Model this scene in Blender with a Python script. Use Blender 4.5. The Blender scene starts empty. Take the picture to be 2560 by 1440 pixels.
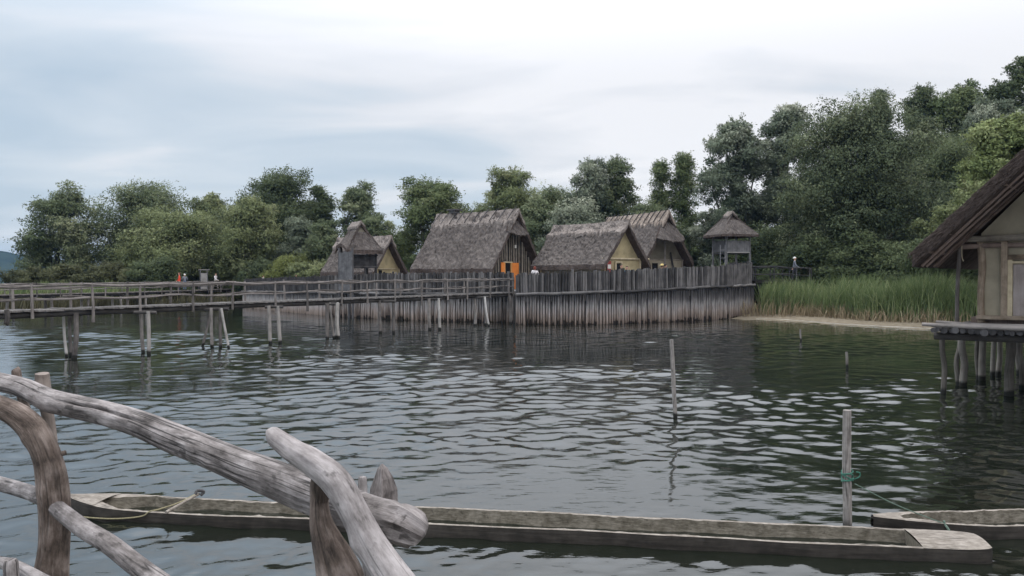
import bpy, bmesh, math, random
import numpy as np
from mathutils import Vector, Matrix

# ------------------------------------------------------------------ camera, sky, sun, exposure
sc = bpy.context.scene
C = sc.collection
FPX, HZ, EYE = 2050.0, 695.0, 2.7            # focal length in photo pixels, horizon row, eye height above the water
cam = bpy.data.cameras.new("camera")
camo = bpy.data.objects.new("camera", cam)
C.objects.link(camo)
cam.sensor_width = 36.0
cam.lens = 36.0 * FPX / 2560.0
cam.clip_start = 0.1
cam.clip_end = 20000
camo.location = (0, 0, EYE)
camo.rotation_euler = (math.radians(90) - math.atan((720 - HZ) / FPX), 0, 0)
sc.camera = camo

SUN_EL, SUN_AZ = math.radians(58), math.radians(-60)
w = bpy.data.worlds.new("World")
sc.world = w
w.use_nodes = True
nt = w.node_tree
nt.nodes.clear()
def N(t, tree=None, **kw):
    n = (tree or nt).nodes.new(t)
    for k, v in kw.items():
        setattr(n, k, v)
    return n
def build_world():
    L = nt.links.new
    out = N('ShaderNodeOutputWorld'); bg = N('ShaderNodeBackground')
    sky = N('ShaderNodeTexSky', sky_type='NISHITA'); sky.sun_disc = False
    sky.sun_elevation = SUN_EL; sky.sun_rotation = SUN_AZ
    sky.air_density = 1.0; sky.dust_density = 2.0
    tc = N('ShaderNodeTexCoord'); sep = N('ShaderNodeSeparateXYZ'); L(tc.outputs['Generated'], sep.inputs[0])
    # cloud deck: project the view direction on a flat layer
    zz = N('ShaderNodeMath', operation='MAXIMUM'); L(sep.outputs['Z'], zz.inputs[0]); zz.inputs[1].default_value = 0.0
    za = N('ShaderNodeMath', operation='ADD'); L(zz.outputs[0], za.inputs[0]); za.inputs[1].default_value = 0.16
    dv = N('ShaderNodeVectorMath', operation='DIVIDE'); L(tc.outputs['Generated'], dv.inputs[0])
    cmb = N('ShaderNodeCombineXYZ')
    for i in range(3): L(za.outputs[0], cmb.inputs[i])
    L(cmb.outputs[0], dv.inputs[1])
    mp = N('ShaderNodeMapping'); L(dv.outputs[0], mp.inputs[0]); mp.inputs['Scale'].default_value = (0.75, 1.25, 0.0)
    mp.inputs['Rotation'].default_value = (0, 0, 0.35); mp.inputs['Location'].default_value = (3.1, 1.7, 0)
    n1 = N('ShaderNodeTexNoise'); L(mp.outputs[0], n1.inputs['Vector'])
    n1.inputs['Scale'].default_value = 1.15; n1.inputs['Detail'].default_value = 5; n1.inputs['Roughness'].default_value = 0.48
    n1.inputs['Distortion'].default_value = 0.5
    # the deck is thinner and brighter towards the right of the view
    gx = N('ShaderNodeMapRange'); L(sep.outputs['X'], gx.inputs[0])
    gx.inputs['From Min'].default_value = -0.6; gx.inputs['From Max'].default_value = 0.2
    gx.inputs['To Min'].default_value = -0.17; gx.inputs['To Max'].default_value = 0.22
    gz = N('ShaderNodeMapRange'); L(sep.outputs['Z'], gz.inputs[0])
    gz.inputs['From Min'].default_value = 0.0; gz.inputs['From Max'].default_value = 0.3
    gz.inputs['To Min'].default_value = -0.1; gz.inputs['To Max'].default_value = 0.05
    a1 = N('ShaderNodeMath', operation='ADD'); L(n1.outputs['Fac'], a1.inputs[0]); L(gx.outputs[0], a1.inputs[1])
    a2 = N('ShaderNodeMath', operation='ADD'); L(a1.outputs[0], a2.inputs[0]); L(gz.outputs[0], a2.inputs[1])
    rp = N('ShaderNodeValToRGB'); L(a2.outputs[0], rp.inputs[0])
    e = rp.color_ramp.elements
    e[0].position = 0.26; e[0].color = (0.40, 0.485, 0.57, 1)
    e[1].position = 0.70; e[1].color = (0.76, 0.762, 0.783, 1)
    m = e.new(0.47); m.color = (0.52, 0.58, 0.64, 1)
    m2 = e.new(0.58); m2.color = (0.645, 0.665, 0.70, 1)
    sk = N('ShaderNodeVectorMath', operation='SCALE'); L(sky.outputs[0], sk.inputs[0]); sk.inputs['Scale'].default_value = 0.1
    mx = N('ShaderNodeMix', data_type='RGBA'); mx.inputs['Factor'].default_value = 0.88
    L(sk.outputs[0], mx.inputs['A']); L(rp.outputs[0], mx.inputs['B'])
    L(mx.outputs['Result'], bg.inputs['Color'])
    # an overcast sky is brightest overhead
    gn = N('ShaderNodeMapRange', interpolation_type='SMOOTHSTEP'); L(sep.outputs['Z'], gn.inputs[0])
    gn.inputs['From Min'].default_value = 0.20; gn.inputs['From Max'].default_value = 0.72
    gn.inputs['To Min'].default_value = 1.0; gn.inputs['To Max'].default_value = 3.1
    L(gn.outputs[0], bg.inputs['Strength'])
    L(bg.outputs[0], out.inputs['Surface'])
build_world()
sun = bpy.data.lights.new("sun", 'SUN')
sun.energy = 1.0; sun.angle = math.radians(25); sun.color = (1.0, 0.96, 0.9)
suno = bpy.data.objects.new("sun", sun); C.objects.link(suno)
_d = Vector((math.sin(SUN_AZ) * math.cos(SUN_EL), math.cos(SUN_AZ) * math.cos(SUN_EL), math.sin(SUN_EL)))
suno.rotation_euler = _d.to_track_quat('Z', 'Y').to_euler()
sc.view_settings.view_transform = 'Standard'
sc.view_settings.look = 'None'
sc.view_settings.gamma = 1.0
sc.view_settings.exposure = 0.34
sc.cycles.max_bounces = 6
sc.cycles.diffuse_bounces = 3
sc.cycles.glossy_bounces = 3
sc.cycles.transparent_max_bounces = 8
sc.cycles.use_denoising = True
sc.cycles.volume_bounces = 0

# ------------------------------------------------------------------ helpers
def P(px, py, D):
    """a point of the place, from its place in the photograph and its distance"""
    return np.array([(px - 1280) / FPX * D, D, EYE - (py - HZ) / FPX * D])
def PW(px, py):
    """the same for a point on the water plane"""
    return P(px, py, EYE * FPX / (py - HZ))

class Geo:
    def __init__(s):
        s.v, s.f, s.uv, s.n, s.mi = [], [], [], 0, []
    def add(s, v, f, uv=None, mi=0):
        v = np.asarray(v, float)
        s.v.append(v)
        s.uv.append(np.zeros((len(v), 2)) if uv is None else np.asarray(uv, float))
        o = s.n
        s.f += [tuple(i + o for i in q) for q in f]
        s.mi += [mi] * len(f)
        s.n += len(v)
    def box(s, c, size, axes=None, mi=0):
        hx, hy, hz = [k / 2 for k in size]
        q = np.array([[x, y, z] for z in (-hz, hz) for y in (-hy, hy) for x in (-hx, hx)])
        A = np.eye(3) if axes is None else np.array(axes)
        # each face has its own corners and its own texture coordinates
        for f, (a, b) in zip([(0, 2, 3, 1), (4, 5, 7, 6), (0, 1, 5, 4), (2, 6, 7, 3), (0, 4, 6, 2), (1, 3, 7, 5)],
                             [(1, 0), (1, 0), (2, 0), (2, 0), (2, 1), (2, 1)]):
            pts = q[list(f)]
            long = int(np.argmax(size)); oth = a if b == long else b
            uv = np.stack([pts[:, oth], pts[:, long if long in (a, b) else b]], 1) + random.random() * 7
            s.add(pts @ A + np.asarray(c), [(0, 1, 2, 3)], uv, mi)
    def bar(s, a, b, wd, hd, up=(0, 0, 1), mi=0):
        a, b = np.asarray(a, float), np.asarray(b, float)
        x = b - a; l = np.linalg.norm(x); x /= l
        up = np.asarray(up, float)
        y = np.cross(up, x); y /= np.linalg.norm(y); z = np.cross(x, y)
        s.box((a + b) / 2, (l, wd, hd), [x, y, z], mi)
    def tube(s, pts, rad, sides=8, res=0, wob=0.0, rfun=None, seed=0, mi=0, caps=True, flat=1.0):
        pts = np.asarray(pts, float)
        rad = np.full(len(pts), float(rad)) if np.isscalar(rad) else np.asarray(rad, float)
        if res: pts, rad = catmull(pts, rad, res)
        n = len(pts)
        if wob:
            r = np.random.default_rng(abs(int(seed)))
            k = r.normal(size=(3, 3)); ph = r.random((3, 3)) * 6.28
            d = np.concatenate([[0], np.cumsum(np.linalg.norm(np.diff(pts, axis=0), axis=1))])
            for j in range(3):
                pts = pts + wob * k[j] * np.sin(d[:, None] * (0.9 + 1.4 * j) + ph[j]) / (1 + j)
        T = np.gradient(pts, axis=0); T /= np.linalg.norm(T, axis=1)[:, None]
        u = np.cross(T[0], [0, 0, 1.0]);
        if np.linalg.norm(u) < 1e-3: u = np.array([1.0, 0, 0])
        u /= np.linalg.norm(u)
        d = np.concatenate([[0], np.cumsum(np.linalg.norm(np.diff(pts, axis=0), axis=1))])
        th = np.linspace(0, 2 * np.pi, sides + 1)
        V, UV = [], []
        off = (seed * 1.37) % 9
        for i in range(n):
            u = u - T[i] * np.dot(u, T[i]); u /= np.linalg.norm(u)
            vv = np.cross(T[i], u)
            r = rad[i] * (np.ones(sides + 1) if rfun is None else rfun(th, d[i]))
            V.append(pts[i] + (np.cos(th) * r)[:, None] * u + (np.sin(th) * r * flat)[:, None] * vv)
            UV.append(np.stack([th * rad.mean() + off, np.full(sides + 1, d[i] + off)], 1))
        V = np.concatenate(V); UV = np.concatenate(UV)
        w1 = sides + 1
        F = [(i * w1 + j, i * w1 + j + 1, (i + 1) * w1 + j + 1, (i + 1) * w1 + j) for i in range(n - 1) for j in range(sides)]
        s.add(V, F, UV, mi)
        if caps:
            for i, rev in ((0, True), (n - 1, False)):
                if rad[i] < 1e-4: continue
                ring = V[i * w1:i * w1 + sides]
                c = ring.mean(0)
                vv = np.vstack([ring, c[None]])
                ff = [((j, (j + 1) % sides, sides)) if not rev else ((j + 1) % sides, j, sides) for j in range(sides)]
                s.add(vv, ff, (vv - c)[:, :2] + off, mi)
    def strips(s, pos, along, side, lng, wid, mi=0, droop=None):
        """many thin tapering blades at once"""
        pos = np.asarray(pos); m = len(pos)
        a = pos - side * wid[:, None]; b = pos + side * wid[:, None]
        c = pos + along * lng[:, None]
        v = np.stack([a, b, c + side * wid[:, None] * .3, c - side * wid[:, None] * .3], 1).reshape(-1, 3)
        uv = np.tile(np.array([[0, 0], [.02, 0], [.02, .2], [0, .2]]), (m, 1)) + np.repeat(np.random.default_rng(m).random((m, 2)) * 9, 4, 0)
        s.add(v, [tuple(range(4 * i, 4 * i + 4)) for i in range(m)], uv, mi)
    def build(s, name, mat, parent=None, smooth=None, loc=None):
        me = bpy.data.meshes.new(name)
        V = np.concatenate(s.v)
        if loc is not None: V = V - np.asarray(loc)
        me.from_pydata(V.tolist(), [], s.f)
        mats = mat if isinstance(mat, (list, tuple)) else [mat]
        for m in mats: me.materials.append(m)
        UV = np.concatenate(s.uv)
        lay = me.uv_layers.new(name="UVMap")
        li = np.empty(len(me.loops), dtype=np.int32); me.loops.foreach_get('vertex_index', li)
        lay.data.foreach_set('uv', UV[li].astype(np.float32).ravel())
        if len(mats) > 1: me.polygons.foreach_set('material_index', np.array(s.mi, dtype=np.int32))
        if smooth is not None:
            me.polygons.foreach_set('use_smooth', np.ones(len(me.polygons), dtype=bool))
            me.set_sharp_from_angle(angle=math.radians(smooth))
        if len(V) < 9000:      # weld the corners that faces share
            bm = bmesh.new(); bm.from_mesh(me); bmesh.ops.remove_doubles(bm, verts=bm.verts, dist=2e-5); bm.to_mesh(me); bm.free()
            if smooth is not None: me.set_sharp_from_angle(angle=math.radians(smooth))
        me.update()
        o = bpy.data.objects.new(name, me); C.objects.link(o)
        if parent is not None: o.parent = parent
        if loc is not None: o.location = tuple(loc)
        return o
def catmull(p, r, res):
    n = len(p); t = np.arange((n - 1) * res + 1) / res
    i = np.minimum(t.astype(int), n - 2); f = (t - i)
    def g(a, k): return a[np.clip(k, 0, n - 1)]
    def ev(a):
        a = a if a.ndim > 1 else a[:, None]
        p0, p1, p2, p3 = g(a, i - 1), g(a, i), g(a, i + 1), g(a, i + 2); x = f[:, None]
        return .5 * (2 * p1 + (p2 - p0) * x + (2 * p0 - 5 * p1 + 4 * p2 - p3) * x ** 2 + (3 * p1 - p0 - 3 * p2 + p3) * x ** 3)
    return ev(p), ev(r)[:, 0]
def fastmesh(name, V, F, mat, parent=None, smooth=False, attr=None, shade_normal=None):
    """F: (n,4) quads as arrays"""
    me = bpy.data.meshes.new(name); V = np.asarray(V, np.float32); F = np.asarray(F, np.int32)
    me.vertices.add(len(V)); me.vertices.foreach_set('co', V.ravel())
    me.loops.add(F.size); me.loops.foreach_set('vertex_index', F.ravel())
    me.polygons.add(len(F)); me.polygons.foreach_set('loop_start', np.arange(0, F.size, F.shape[1], dtype=np.int32))
    me.polygons.foreach_set('loop_total', np.full(len(F), F.shape[1], dtype=np.int32))
    if smooth: me.polygons.foreach_set('use_smooth', np.ones(len(F), dtype=bool))
    if attr is not None:
        at = me.attributes.new('tone', 'FLOAT', 'POINT'); at.data.foreach_set('value', np.asarray(attr, np.float32))
    if shade_normal is not None:
        at = me.attributes.new('shade_normal', 'FLOAT_VECTOR', 'POINT'); at.data.foreach_set('vector', np.asarray(shade_normal, np.float32).ravel())
    me.materials.append(mat); me.update(calc_edges=True)
    o = bpy.data.objects.new(name, me); C.objects.link(o)
    if parent is not None: o.parent = parent
    return o
def tag(o, label=None, cat=None, group=None, kind=None):
    if label: o['label'] = label
    if cat: o['category'] = cat
    if group: o['group'] = group
    if kind: o['kind'] = kind
    return o
def empty(name, loc, label, cat, group=None):
    o = bpy.data.objects.new(name, None); C.objects.link(o); o.location = tuple(loc); o.empty_display_size = .2
    return tag(o, label, cat, group)
class Kid:
    """parts are modelled in world coordinates and hung under their thing"""
    pass
def part(g, name, mat, root, smooth=None):
    o = g.build(name, mat, None, smooth)
    o.parent = root
    p = root; off = Vector((0, 0, 0))
    while p is not None: off += Vector(p.location); p = p.parent
    o.location = -off
    return o
def noise3(p, seed=0, n=6, f0=1.0, gain=.6, lac=1.8):
    r = np.random.default_rng(seed); out = np.zeros(len(p)); a = 1.0; f = f0
    for _ in range(n):
        for __ in range(3):
            k = r.normal(size=3); k *= f / np.linalg.norm(k)
            out += a * np.sin(p @ k + r.random() * 6.28) / 3
        a *= gain; f *= lac
    return out
nrm = lambda v: np.asarray(v, float) / np.linalg.norm(v)

# ------------------------------------------------------------------ materials
def mat(name):
    m = bpy.data.materials.new(name); m.use_nodes = True
    t = m.node_tree; t.nodes.clear()
    o = t.nodes.new('ShaderNodeOutputMaterial'); b = t.nodes.new('ShaderNodeBsdfPrincipled')
    t.links.new(b.outputs[0], o.inputs[0])
    return m, t, b, o
def ramp(t, src, stops):
    r = t.nodes.new('ShaderNodeValToRGB'); t.links.new(src, r.inputs[0])
    e = r.color_ramp.elements
    e[0].position, e[0].color = stops[0][0], (*stops[0][1], 1)
    e[1].position, e[1].color = stops[-1][0], (*stops[-1][1], 1)
    for p, c in stops[1:-1]:
        x = e.new(p); x.color = (*c, 1)
    return r.outputs[0]
def noisen(t, vec, scale, detail=4, rough=.55, dist=0.0):
    n = t.nodes.new('ShaderNodeTexNoise'); t.links.new(vec, n.inputs['Vector'])
    n.inputs['Scale'].default_value = scale; n.inputs['Detail'].default_value = detail
    n.inputs['Roughness'].default_value = rough; n.inputs['Distortion'].default_value = dist
    return n.outputs['Fac']
def mapping(t, src, scale, loc=(0, 0, 0)):
    m = t.nodes.new('ShaderNodeMapping'); t.links.new(src, m.inputs[0])
    m.inputs['Scale'].default_value = scale; m.inputs['Location'].default_value = loc
    return m.outputs[0]
def mixc(t, fac, a, b, mode='MIX'):
    m = t.nodes.new('ShaderNodeMix'); m.data_type = 'RGBA'; m.blend_type = mode
    for k, v in (('Factor', fac), ('A', a), ('B', b)):
        if isinstance(v, (int, float)): m.inputs[k].default_value = v
        elif isinstance(v, tuple): m.inputs[k].default_value = (*v, 1)
        else: t.links.new(v, m.inputs[k])
    return m.outputs['Result']
def math_(t, op, a, b=None, clamp=False):
    m = t.nodes.new('ShaderNodeMath'); m.operation = op; m.use_clamp = clamp
    for i, v in enumerate((a, b)):
        if v is None: continue
        if isinstance(v, (int, float)): m.inputs[i].default_value = v
        else: t.links.new(v, m.inputs[i])
    return m.outputs[0]
def maprange(t, v, a, b, c=0.0, d=1.0):
    m = t.nodes.new('ShaderNodeMapRange'); t.links.new(v, m.inputs[0])
    for i, x in zip(('From Min', 'From Max', 'To Min', 'To Max'), (a, b, c, d)): m.inputs[i].default_value = x
    return m.outputs[0]
def bump(t, b, h, strength=.4, dist=.02):
    n = t.nodes.new('ShaderNodeBump'); n.inputs['Strength'].default_value = strength; n.inputs['Distance'].default_value = dist
    t.links.new(h, n.inputs['Height']); t.links.new(n.outputs[0], b.inputs['Normal'])
def tcoord(t, k='UV'):
    return t.nodes.new('ShaderNodeTexCoord').outputs[k]
def posz(t):
    g = t.nodes.new('ShaderNodeNewGeometry'); s = t.nodes.new('ShaderNodeSeparateXYZ')
    t.links.new(g.outputs['Position'], s.inputs[0]); return g.outputs['Position'], s.outputs['Z']
def objrand(t): return t.nodes.new('ShaderNodeObjectInfo').outputs['Random']

def wood(name, dark, mid, light, fine=90, patch=2.0, sw=.55, pw=.65, mot=0.0, wet=False, bmp=.5, dist=.006, crack=.0, contrast=1.0, rnd=.3, rough=.85, spots=0.0):
    m, t, b, o = mat(name)
    uv = tcoord(t)
    st = noisen(t, mapping(t, uv, (fine, fine * (.06 if not mot else .11), 1)), 1.0, 5, .65)
    P0, z = posz(t)
    pt = noisen(t, P0, patch, 5, .6)
    f = math_(t, 'ADD', math_(t, 'MULTIPLY', st, sw * contrast), math_(t, 'MULTIPLY', pt, pw))
    if mot:
        mo = noisen(t, mapping(t, uv, (38, 12, 1), (7, 3, 0)), 1.0, 6, .7)
        f = math_(t, 'ADD', f, math_(t, 'MULTIPLY', math_(t, 'SUBTRACT', mo, .5), mot))
    f = math_(t, 'ADD', f, math_(t, 'MULTIPLY', math_(t, 'SUBTRACT', objrand(t), .5), rnd))
    c = ramp(t, f, [(.34, dark), (.55, mid), (.8, light)])
    h = st
    if crack:
        ck = noisen(t, mapping(t, uv, (26, .9, 1), (3, 1, 0)), 1.0, 2, .5, .3)
        cm = math_(t, 'MULTIPLY', maprange(t, math_(t, 'ABSOLUTE', math_(t, 'SUBTRACT', ck, .5)), 0.0, .03, crack, 0.0), maprange(t, noisen(t, P0, 3.3, 2), .46, .56))
        c = mixc(t, cm, c, tuple(k * .25 for k in dark)); h = math_(t, 'SUBTRACT', h, cm)
    if spots:
        sp = noisen(t, mapping(t, uv, (28, 17, 1)), 1.0, 3, .6)
        gp = noisen(t, P0, 9, 2, .5)
        sm = maprange(t, math_(t, 'ADD', sp, math_(t, 'MULTIPLY', gp, .35)), .80, .88, 0.0, spots)
        c = mixc(t, sm, c, tuple(k * .55 for k in dark))
    if wet:
        nz = noisen(t, P0, 5, 3); zz = math_(t, 'ADD', z, math_(t, 'MULTIPLY', math_(t, 'SUBTRACT', nz, .5), .12))
        c = mixc(t, maprange(t, zz, .09, .16, 1.0, 0.0), c, (.012, .012, .010))
    t.links.new(c, b.inputs['Base Color']); b.inputs['Roughness'].default_value = rough
    b.inputs['Specular IOR Level'].default_value = .25
    bump(t, b, h, bmp, dist)
    return m
def plain(name, col, rough=.8, var=.15, scale=8, bmp=.1, rnd=.0):
    m, t, b, o = mat(name)
    n = noisen(t, posz(t)[0], scale, 5)
    n = math_(t, 'ADD', n, math_(t, 'MULTIPLY', math_(t, 'SUBTRACT', objrand(t), .5), rnd))
    c = ramp(t, n, [(.3, tuple(k * (1 - var) for k in col)), (.7, tuple(min(1, k * (1 + var)) for k in col))])
    t.links.new(c, b.inputs['Base Color']); b.inputs['Roughness'].default_value = rough
    b.inputs['Specular IOR Level'].default_value = .2
    bump(t, b, n, bmp, .02)
    return m
def thatch(name, dark, mid, light, course=0.0):
    m, t, b, o = mat(name)
    uv = tcoord(t)
    st = noisen(t, mapping(t, uv, (26, 3.2, 1)), 1.0, 5, .65)
    cl = noisen(t, mapping(t, uv, (3.2, 2.3, 1)), 1.0, 4, .6, .6)
    big = noisen(t, mapping(t, uv, (.35, .5, 1)), 1.0, 3)
    f = math_(t, 'ADD', math_(t, 'MULTIPLY', st, .5), math_(t, 'MULTIPLY', cl, .45))
    f = math_(t, 'ADD', f, math_(t, 'MULTIPLY', big, .25))
    c = ramp(t, f, [(.42, dark), (.58, mid), (.78, light)])
    # patches of grey-green lichen
    li = maprange(t, noisen(t, mapping(t, uv, (1.3, 1.1, 1), (5, 2, 0)), 1.0, 4, .7), .60, .74, 0.0, .35)
    c = mixc(t, li, c, (.085, .09, .075))
    h = math_(t, 'ADD', math_(t, 'MULTIPLY', st, .5), cl)
    t.links.new(c, b.inputs['Base Color']); b.inputs['Roughness'].default_value = .95
    b.inputs['Specular IOR Level'].default_value = .05
    bump(t, b, h, .9, .10)
    return m
def leafmat(name, cols, trans=.25, soft=True):
    m, t, b, o = mat(name)
    at = t.nodes.new('ShaderNodeAttribute'); at.attribute_name = 'tone'
    c = ramp(t, at.outputs['Fac'], [(0.0, cols[0]), (.5, cols[1]), (1.0, cols[2])])
    t.links.new(c, b.inputs['Base Color']); b.inputs['Roughness'].default_value = .6
    b.inputs['Specular IOR Level'].default_value = .12
    tr = t.nodes.new('ShaderNodeBsdfTranslucent'); t.links.new(c, tr.inputs[0])
    if soft:      # normals overridden by clump and crown direction, putting soft form shading into leaves
        an = t.nodes.new('ShaderNodeAttribute'); an.attribute_name = 'shade_normal'
        t.links.new(an.outputs['Vector'], b.inputs['Normal'])
    mx = t.nodes.new('ShaderNodeMixShader'); mx.inputs[0].default_value = trans
    t.links.new(b.outputs[0], mx.inputs[1]); t.links.new(tr.outputs[0], mx.inputs[2])
    t.links.new(mx.outputs[0], o.inputs[0])
    return m
M = {}
M['rail'] = wood('silvered_log', (.052, .045, .042), (.150, .133, .127), (.315, .287, .279), fine=170, sw=.30, pw=.85, mot=.95, patch=7, bmp=.7, dist=.004, crack=.9, rnd=0, spots=.75)
M['rail_pale'] = wood('pale_silvered_log', (.08, .070, .066), (.215, .194, .188), (.365, .336, .329), fine=170, sw=.30, pw=.85, mot=.95, patch=6, bmp=.5, dist=.003, crack=.55, rnd=0, spots=.7)
M['fork'] = wood('brown_debarked_trunk', (.030, .023, .019), (.112, .085, .070), (.25, .203, .178), fine=170, sw=.30, pw=.85, mot=.95, patch=9, bmp=.9, dist=.007, crack=.6, rnd=0, spots=.4)
M['bark'] = wood('flaking_bark', (.05, .04, .036), (.14, .115, .10), (.27, .225, .195), fine=40, patch=14, bmp=.9, rnd=0)
M['hewn'] = wood('axe_hewn_end', (.045, .038, .036), (.125, .108, .102), (.27, .24, .23), fine=120, mot=.8, patch=14, bmp=.5, rnd=0)
M['bridge'] = wood('bridge_pole', (.045, .040, .037), (.115, .102, .094), (.23, .205, .19), fine=50, patch=2.2)
M['bridge_dark'] = wood('dark_beam', (.014, .013, .012), (.032, .029, .027), (.07, .064, .06), fine=40, patch=2)
M['plank'] = wood('deck_plank', (.07, .064, .06), (.16, .148, .14), (.30, .285, .275), fine=60, patch=2)
M['stilt'] = wood('brown_grey_stilt', (.035, .031, .026), (.088, .078, .067), (.185, .168, .148), fine=36, patch=1.8, wet=True, rnd=.35)
M['pile'] = wood('lake_pile', (.042, .037, .034), (.112, .10, .092), (.25, .23, .212), fine=36, patch=1.8, wet=True, rnd=.35)
M['pile_pale'] = wood('bleached_pile', (.12, .11, .10), (.30, .28, .26), (.46, .44, .42), fine=36, patch=1.8, wet=True, rnd=.2)
M['stake'] = wood('mooring_stake', (.075, .066, .058), (.19, .172, .158), (.34, .315, .295), fine=55, patch=6, wet=True, rnd=.1, crack=.8)
M['dark_wood'] = wood('weathered_dark_wood', (.016, .015, .015), (.042, .040, .041), (.09, .086, .088), fine=40, patch=3)
M['grey_wood'] = wood('grey_board', (.045, .044, .046), (.10, .098, .10), (.18, .175, .18), fine=40, patch=3)
M['pole_wall'] = wood('wall_pole', (.075, .065, .054), (.19, .165, .135), (.31, .27, .225), fine=30, patch=3)
M['orange_log'] = wood('fresh_brown_frame', (.06, .044, .032), (.165, .122, .086), (.29, .23, .175), fine=40, patch=5)
M['door_board'] = wood('pale_pink_door_board', (.22, .185, .17), (.34, .295, .275), (.44, .39, .37), fine=30, patch=2, bmp=.2, contrast=.6)
M['rafter'] = wood('brown_rafter', (.042, .030, .026), (.12, .086, .071), (.22, .165, .14), fine=40, patch=3)
M['canoe'] = wood('dugout_wood', (.040, .034, .024), (.098, .085, .064), (.19, .168, .136), fine=90, patch=7, mot=.7, wet=False, rnd=0, bmp=.8, spots=.5)
M['canoe_rim'] = wood('worn_canoe_rim', (.085, .072, .058), (.175, .152, .128), (.30, .268, .235), fine=110, patch=9, mot=.5, rnd=0, bmp=.6, crack=.8)
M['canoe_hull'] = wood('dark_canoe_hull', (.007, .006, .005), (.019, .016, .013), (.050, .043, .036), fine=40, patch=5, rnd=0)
M['thatch'] = thatch('reed_thatch', (.033, .028, .0255), (.088, .076, .070), (.185, .161, .148))
M['thatch_edge'] = thatch('cut_thatch_edge', (.026, .020, .018), (.068, .053, .047), (.135, .108, .097))
M['ridge'] = thatch('ridge_thatch', (.08, .067, .060), (.20, .172, .155), (.33, .29, .265))
M['ridge_new'] = thatch('pale_ridge_thatch', (.105, .08, .066), (.25, .205, .172), (.39, .33, .285))
M['daub'] = plain('yellow_clay_daub', (.315, .262, .155), .9, .22, 2.2, .4)
M['daub_grey'] = plain('grey_and_shaded_daub', (.16, .145, .112), .9, .2, 2.0, .4)
M['daub_pale'] = plain('pale_clay_daub', (.275, .24, .178), .9, .28, 1.4, .6)
M['black'] = plain('dark_interior', (.008, .008, .009), .9, .1)  # near-black stands in for shade inside openings and between wall poles
M['orange'] = plain('orange_paint', (.62, .20, .045), .7, .12, 3)
M['orange_pale'] = plain('pale_orange_wood', (.55, .28, .10), .7, .12, 3)
M['white_paint'] = plain('white_board', (.62, .60, .56), .6, .06)
M['red_paint'] = plain('dull_red_board', (.27, .055, .05), .6, .15)
M['cream'] = plain('cream_wood', (.42, .35, .24), .8, .2, 6)
M['skin'] = plain('skin', (.50, .30, .22), .6, .06)
M['hair_dark'] = plain('dark_hair', (.02, .015, .012), .7, .2, 40)
M['hair_red'] = plain('auburn_hair', (.12, .03, .02), .7, .2, 40)
M['hair_white'] = plain('white_hair', (.55, .54, .52), .7, .1, 40)
M['straw_hat'] = plain('straw_hat', (.58, .46, .20), .8, .15, 30)
M['c_red'] = plain('red_jacket', (.62, .065, .035), .8, .1, 6)
M['c_white'] = plain('white_cloth', (.62, .58, .58), .8, .08, 6)
M['c_beige'] = plain('beige_cloth', (.34, .30, .25), .8, .1, 6)
M['c_dark'] = plain('dark_cloth', (.03, .03, .038), .8, .2, 6)
M['c_grey'] = plain('grey_cloth', (.15, .16, .185), .8, .15, 6)
M['c_blue'] = plain('blue_cloth', (.05, .22, .36), .8, .15, 6)
M['c_teal'] = plain('slate_blue_cloth', (.13, .17, .25), .8, .15, 6)
M['rope_green'] = plain('green_rope', (.04, .13, .095), .7, .3, 60)
M['rope_thin'] = plain('grey_green_line', (.10, .14, .11), .7, .3, 60)
M['rope_yellow'] = plain('yellowed_rope', (.21, .185, .11), .8, .25, 60)
M['willow'] = leafmat('willow_leaves', [(0.066, 0.093, 0.044), (0.155, 0.189, 0.098), (0.369, 0.378, 0.221)])
M['willow_light'] = leafmat('light_willow_leaves', [(0.096, 0.123, 0.052), (0.204, 0.235, 0.106), (0.428, 0.434, 0.234)])
M['silver'] = leafmat('silver_leaves', [(0.079, 0.107, 0.066), (0.198, 0.231, 0.159), (0.525, 0.538, 0.413)])
M['dark'] = leafmat('dark_leaves', [(0.043, 0.06, 0.028), (0.098, 0.127, 0.059), (0.211, 0.238, 0.12)])
M['dense'] = leafmat('dense_willow_leaves', [(0.045, 0.063, 0.033), (0.117, 0.145, 0.078), (0.276, 0.296, 0.17)])
M['poplar'] = leafmat('poplar_leaves', [(0.066, 0.093, 0.039), (0.147, 0.185, 0.08), (0.339, 0.35, 0.182)])
M['maple'] = leafmat('maple_leaves', [(.09, .12, .045), (.205, .25, .095), (.37, .41, .20)])
M['olive'] = leafmat('yellow_green_leaves', [(0.094, 0.112, 0.033), (0.181, 0.207, 0.065), (0.3, 0.329, 0.118)])
M['scrub'] = leafmat('scrub_leaves', [(0.045, 0.051, 0.024), (0.1, 0.107, 0.05), (0.175, 0.183, 0.092)])
M['reed'] = leafmat('green_reed', [(0.065, 0.095, 0.037), (0.14, 0.183, 0.076), (0.293, 0.311, 0.161)], .2, False)
M['reed_dry'] = leafmat('dry_reed', [(0.115, 0.086, 0.052), (0.23, 0.178, 0.109), (0.368, 0.31, 0.207)], .1, False)
M['reed_dull'] = leafmat('dull_dead_reed', [(.045, .043, .024), (.092, .085, .047), (.165, .15, .09)], .1, False)
M['trunk'] = wood('tree_bark', (.016, .014, .011), (.045, .040, .033), (.10, .092, .08), fine=14, patch=2)

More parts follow.
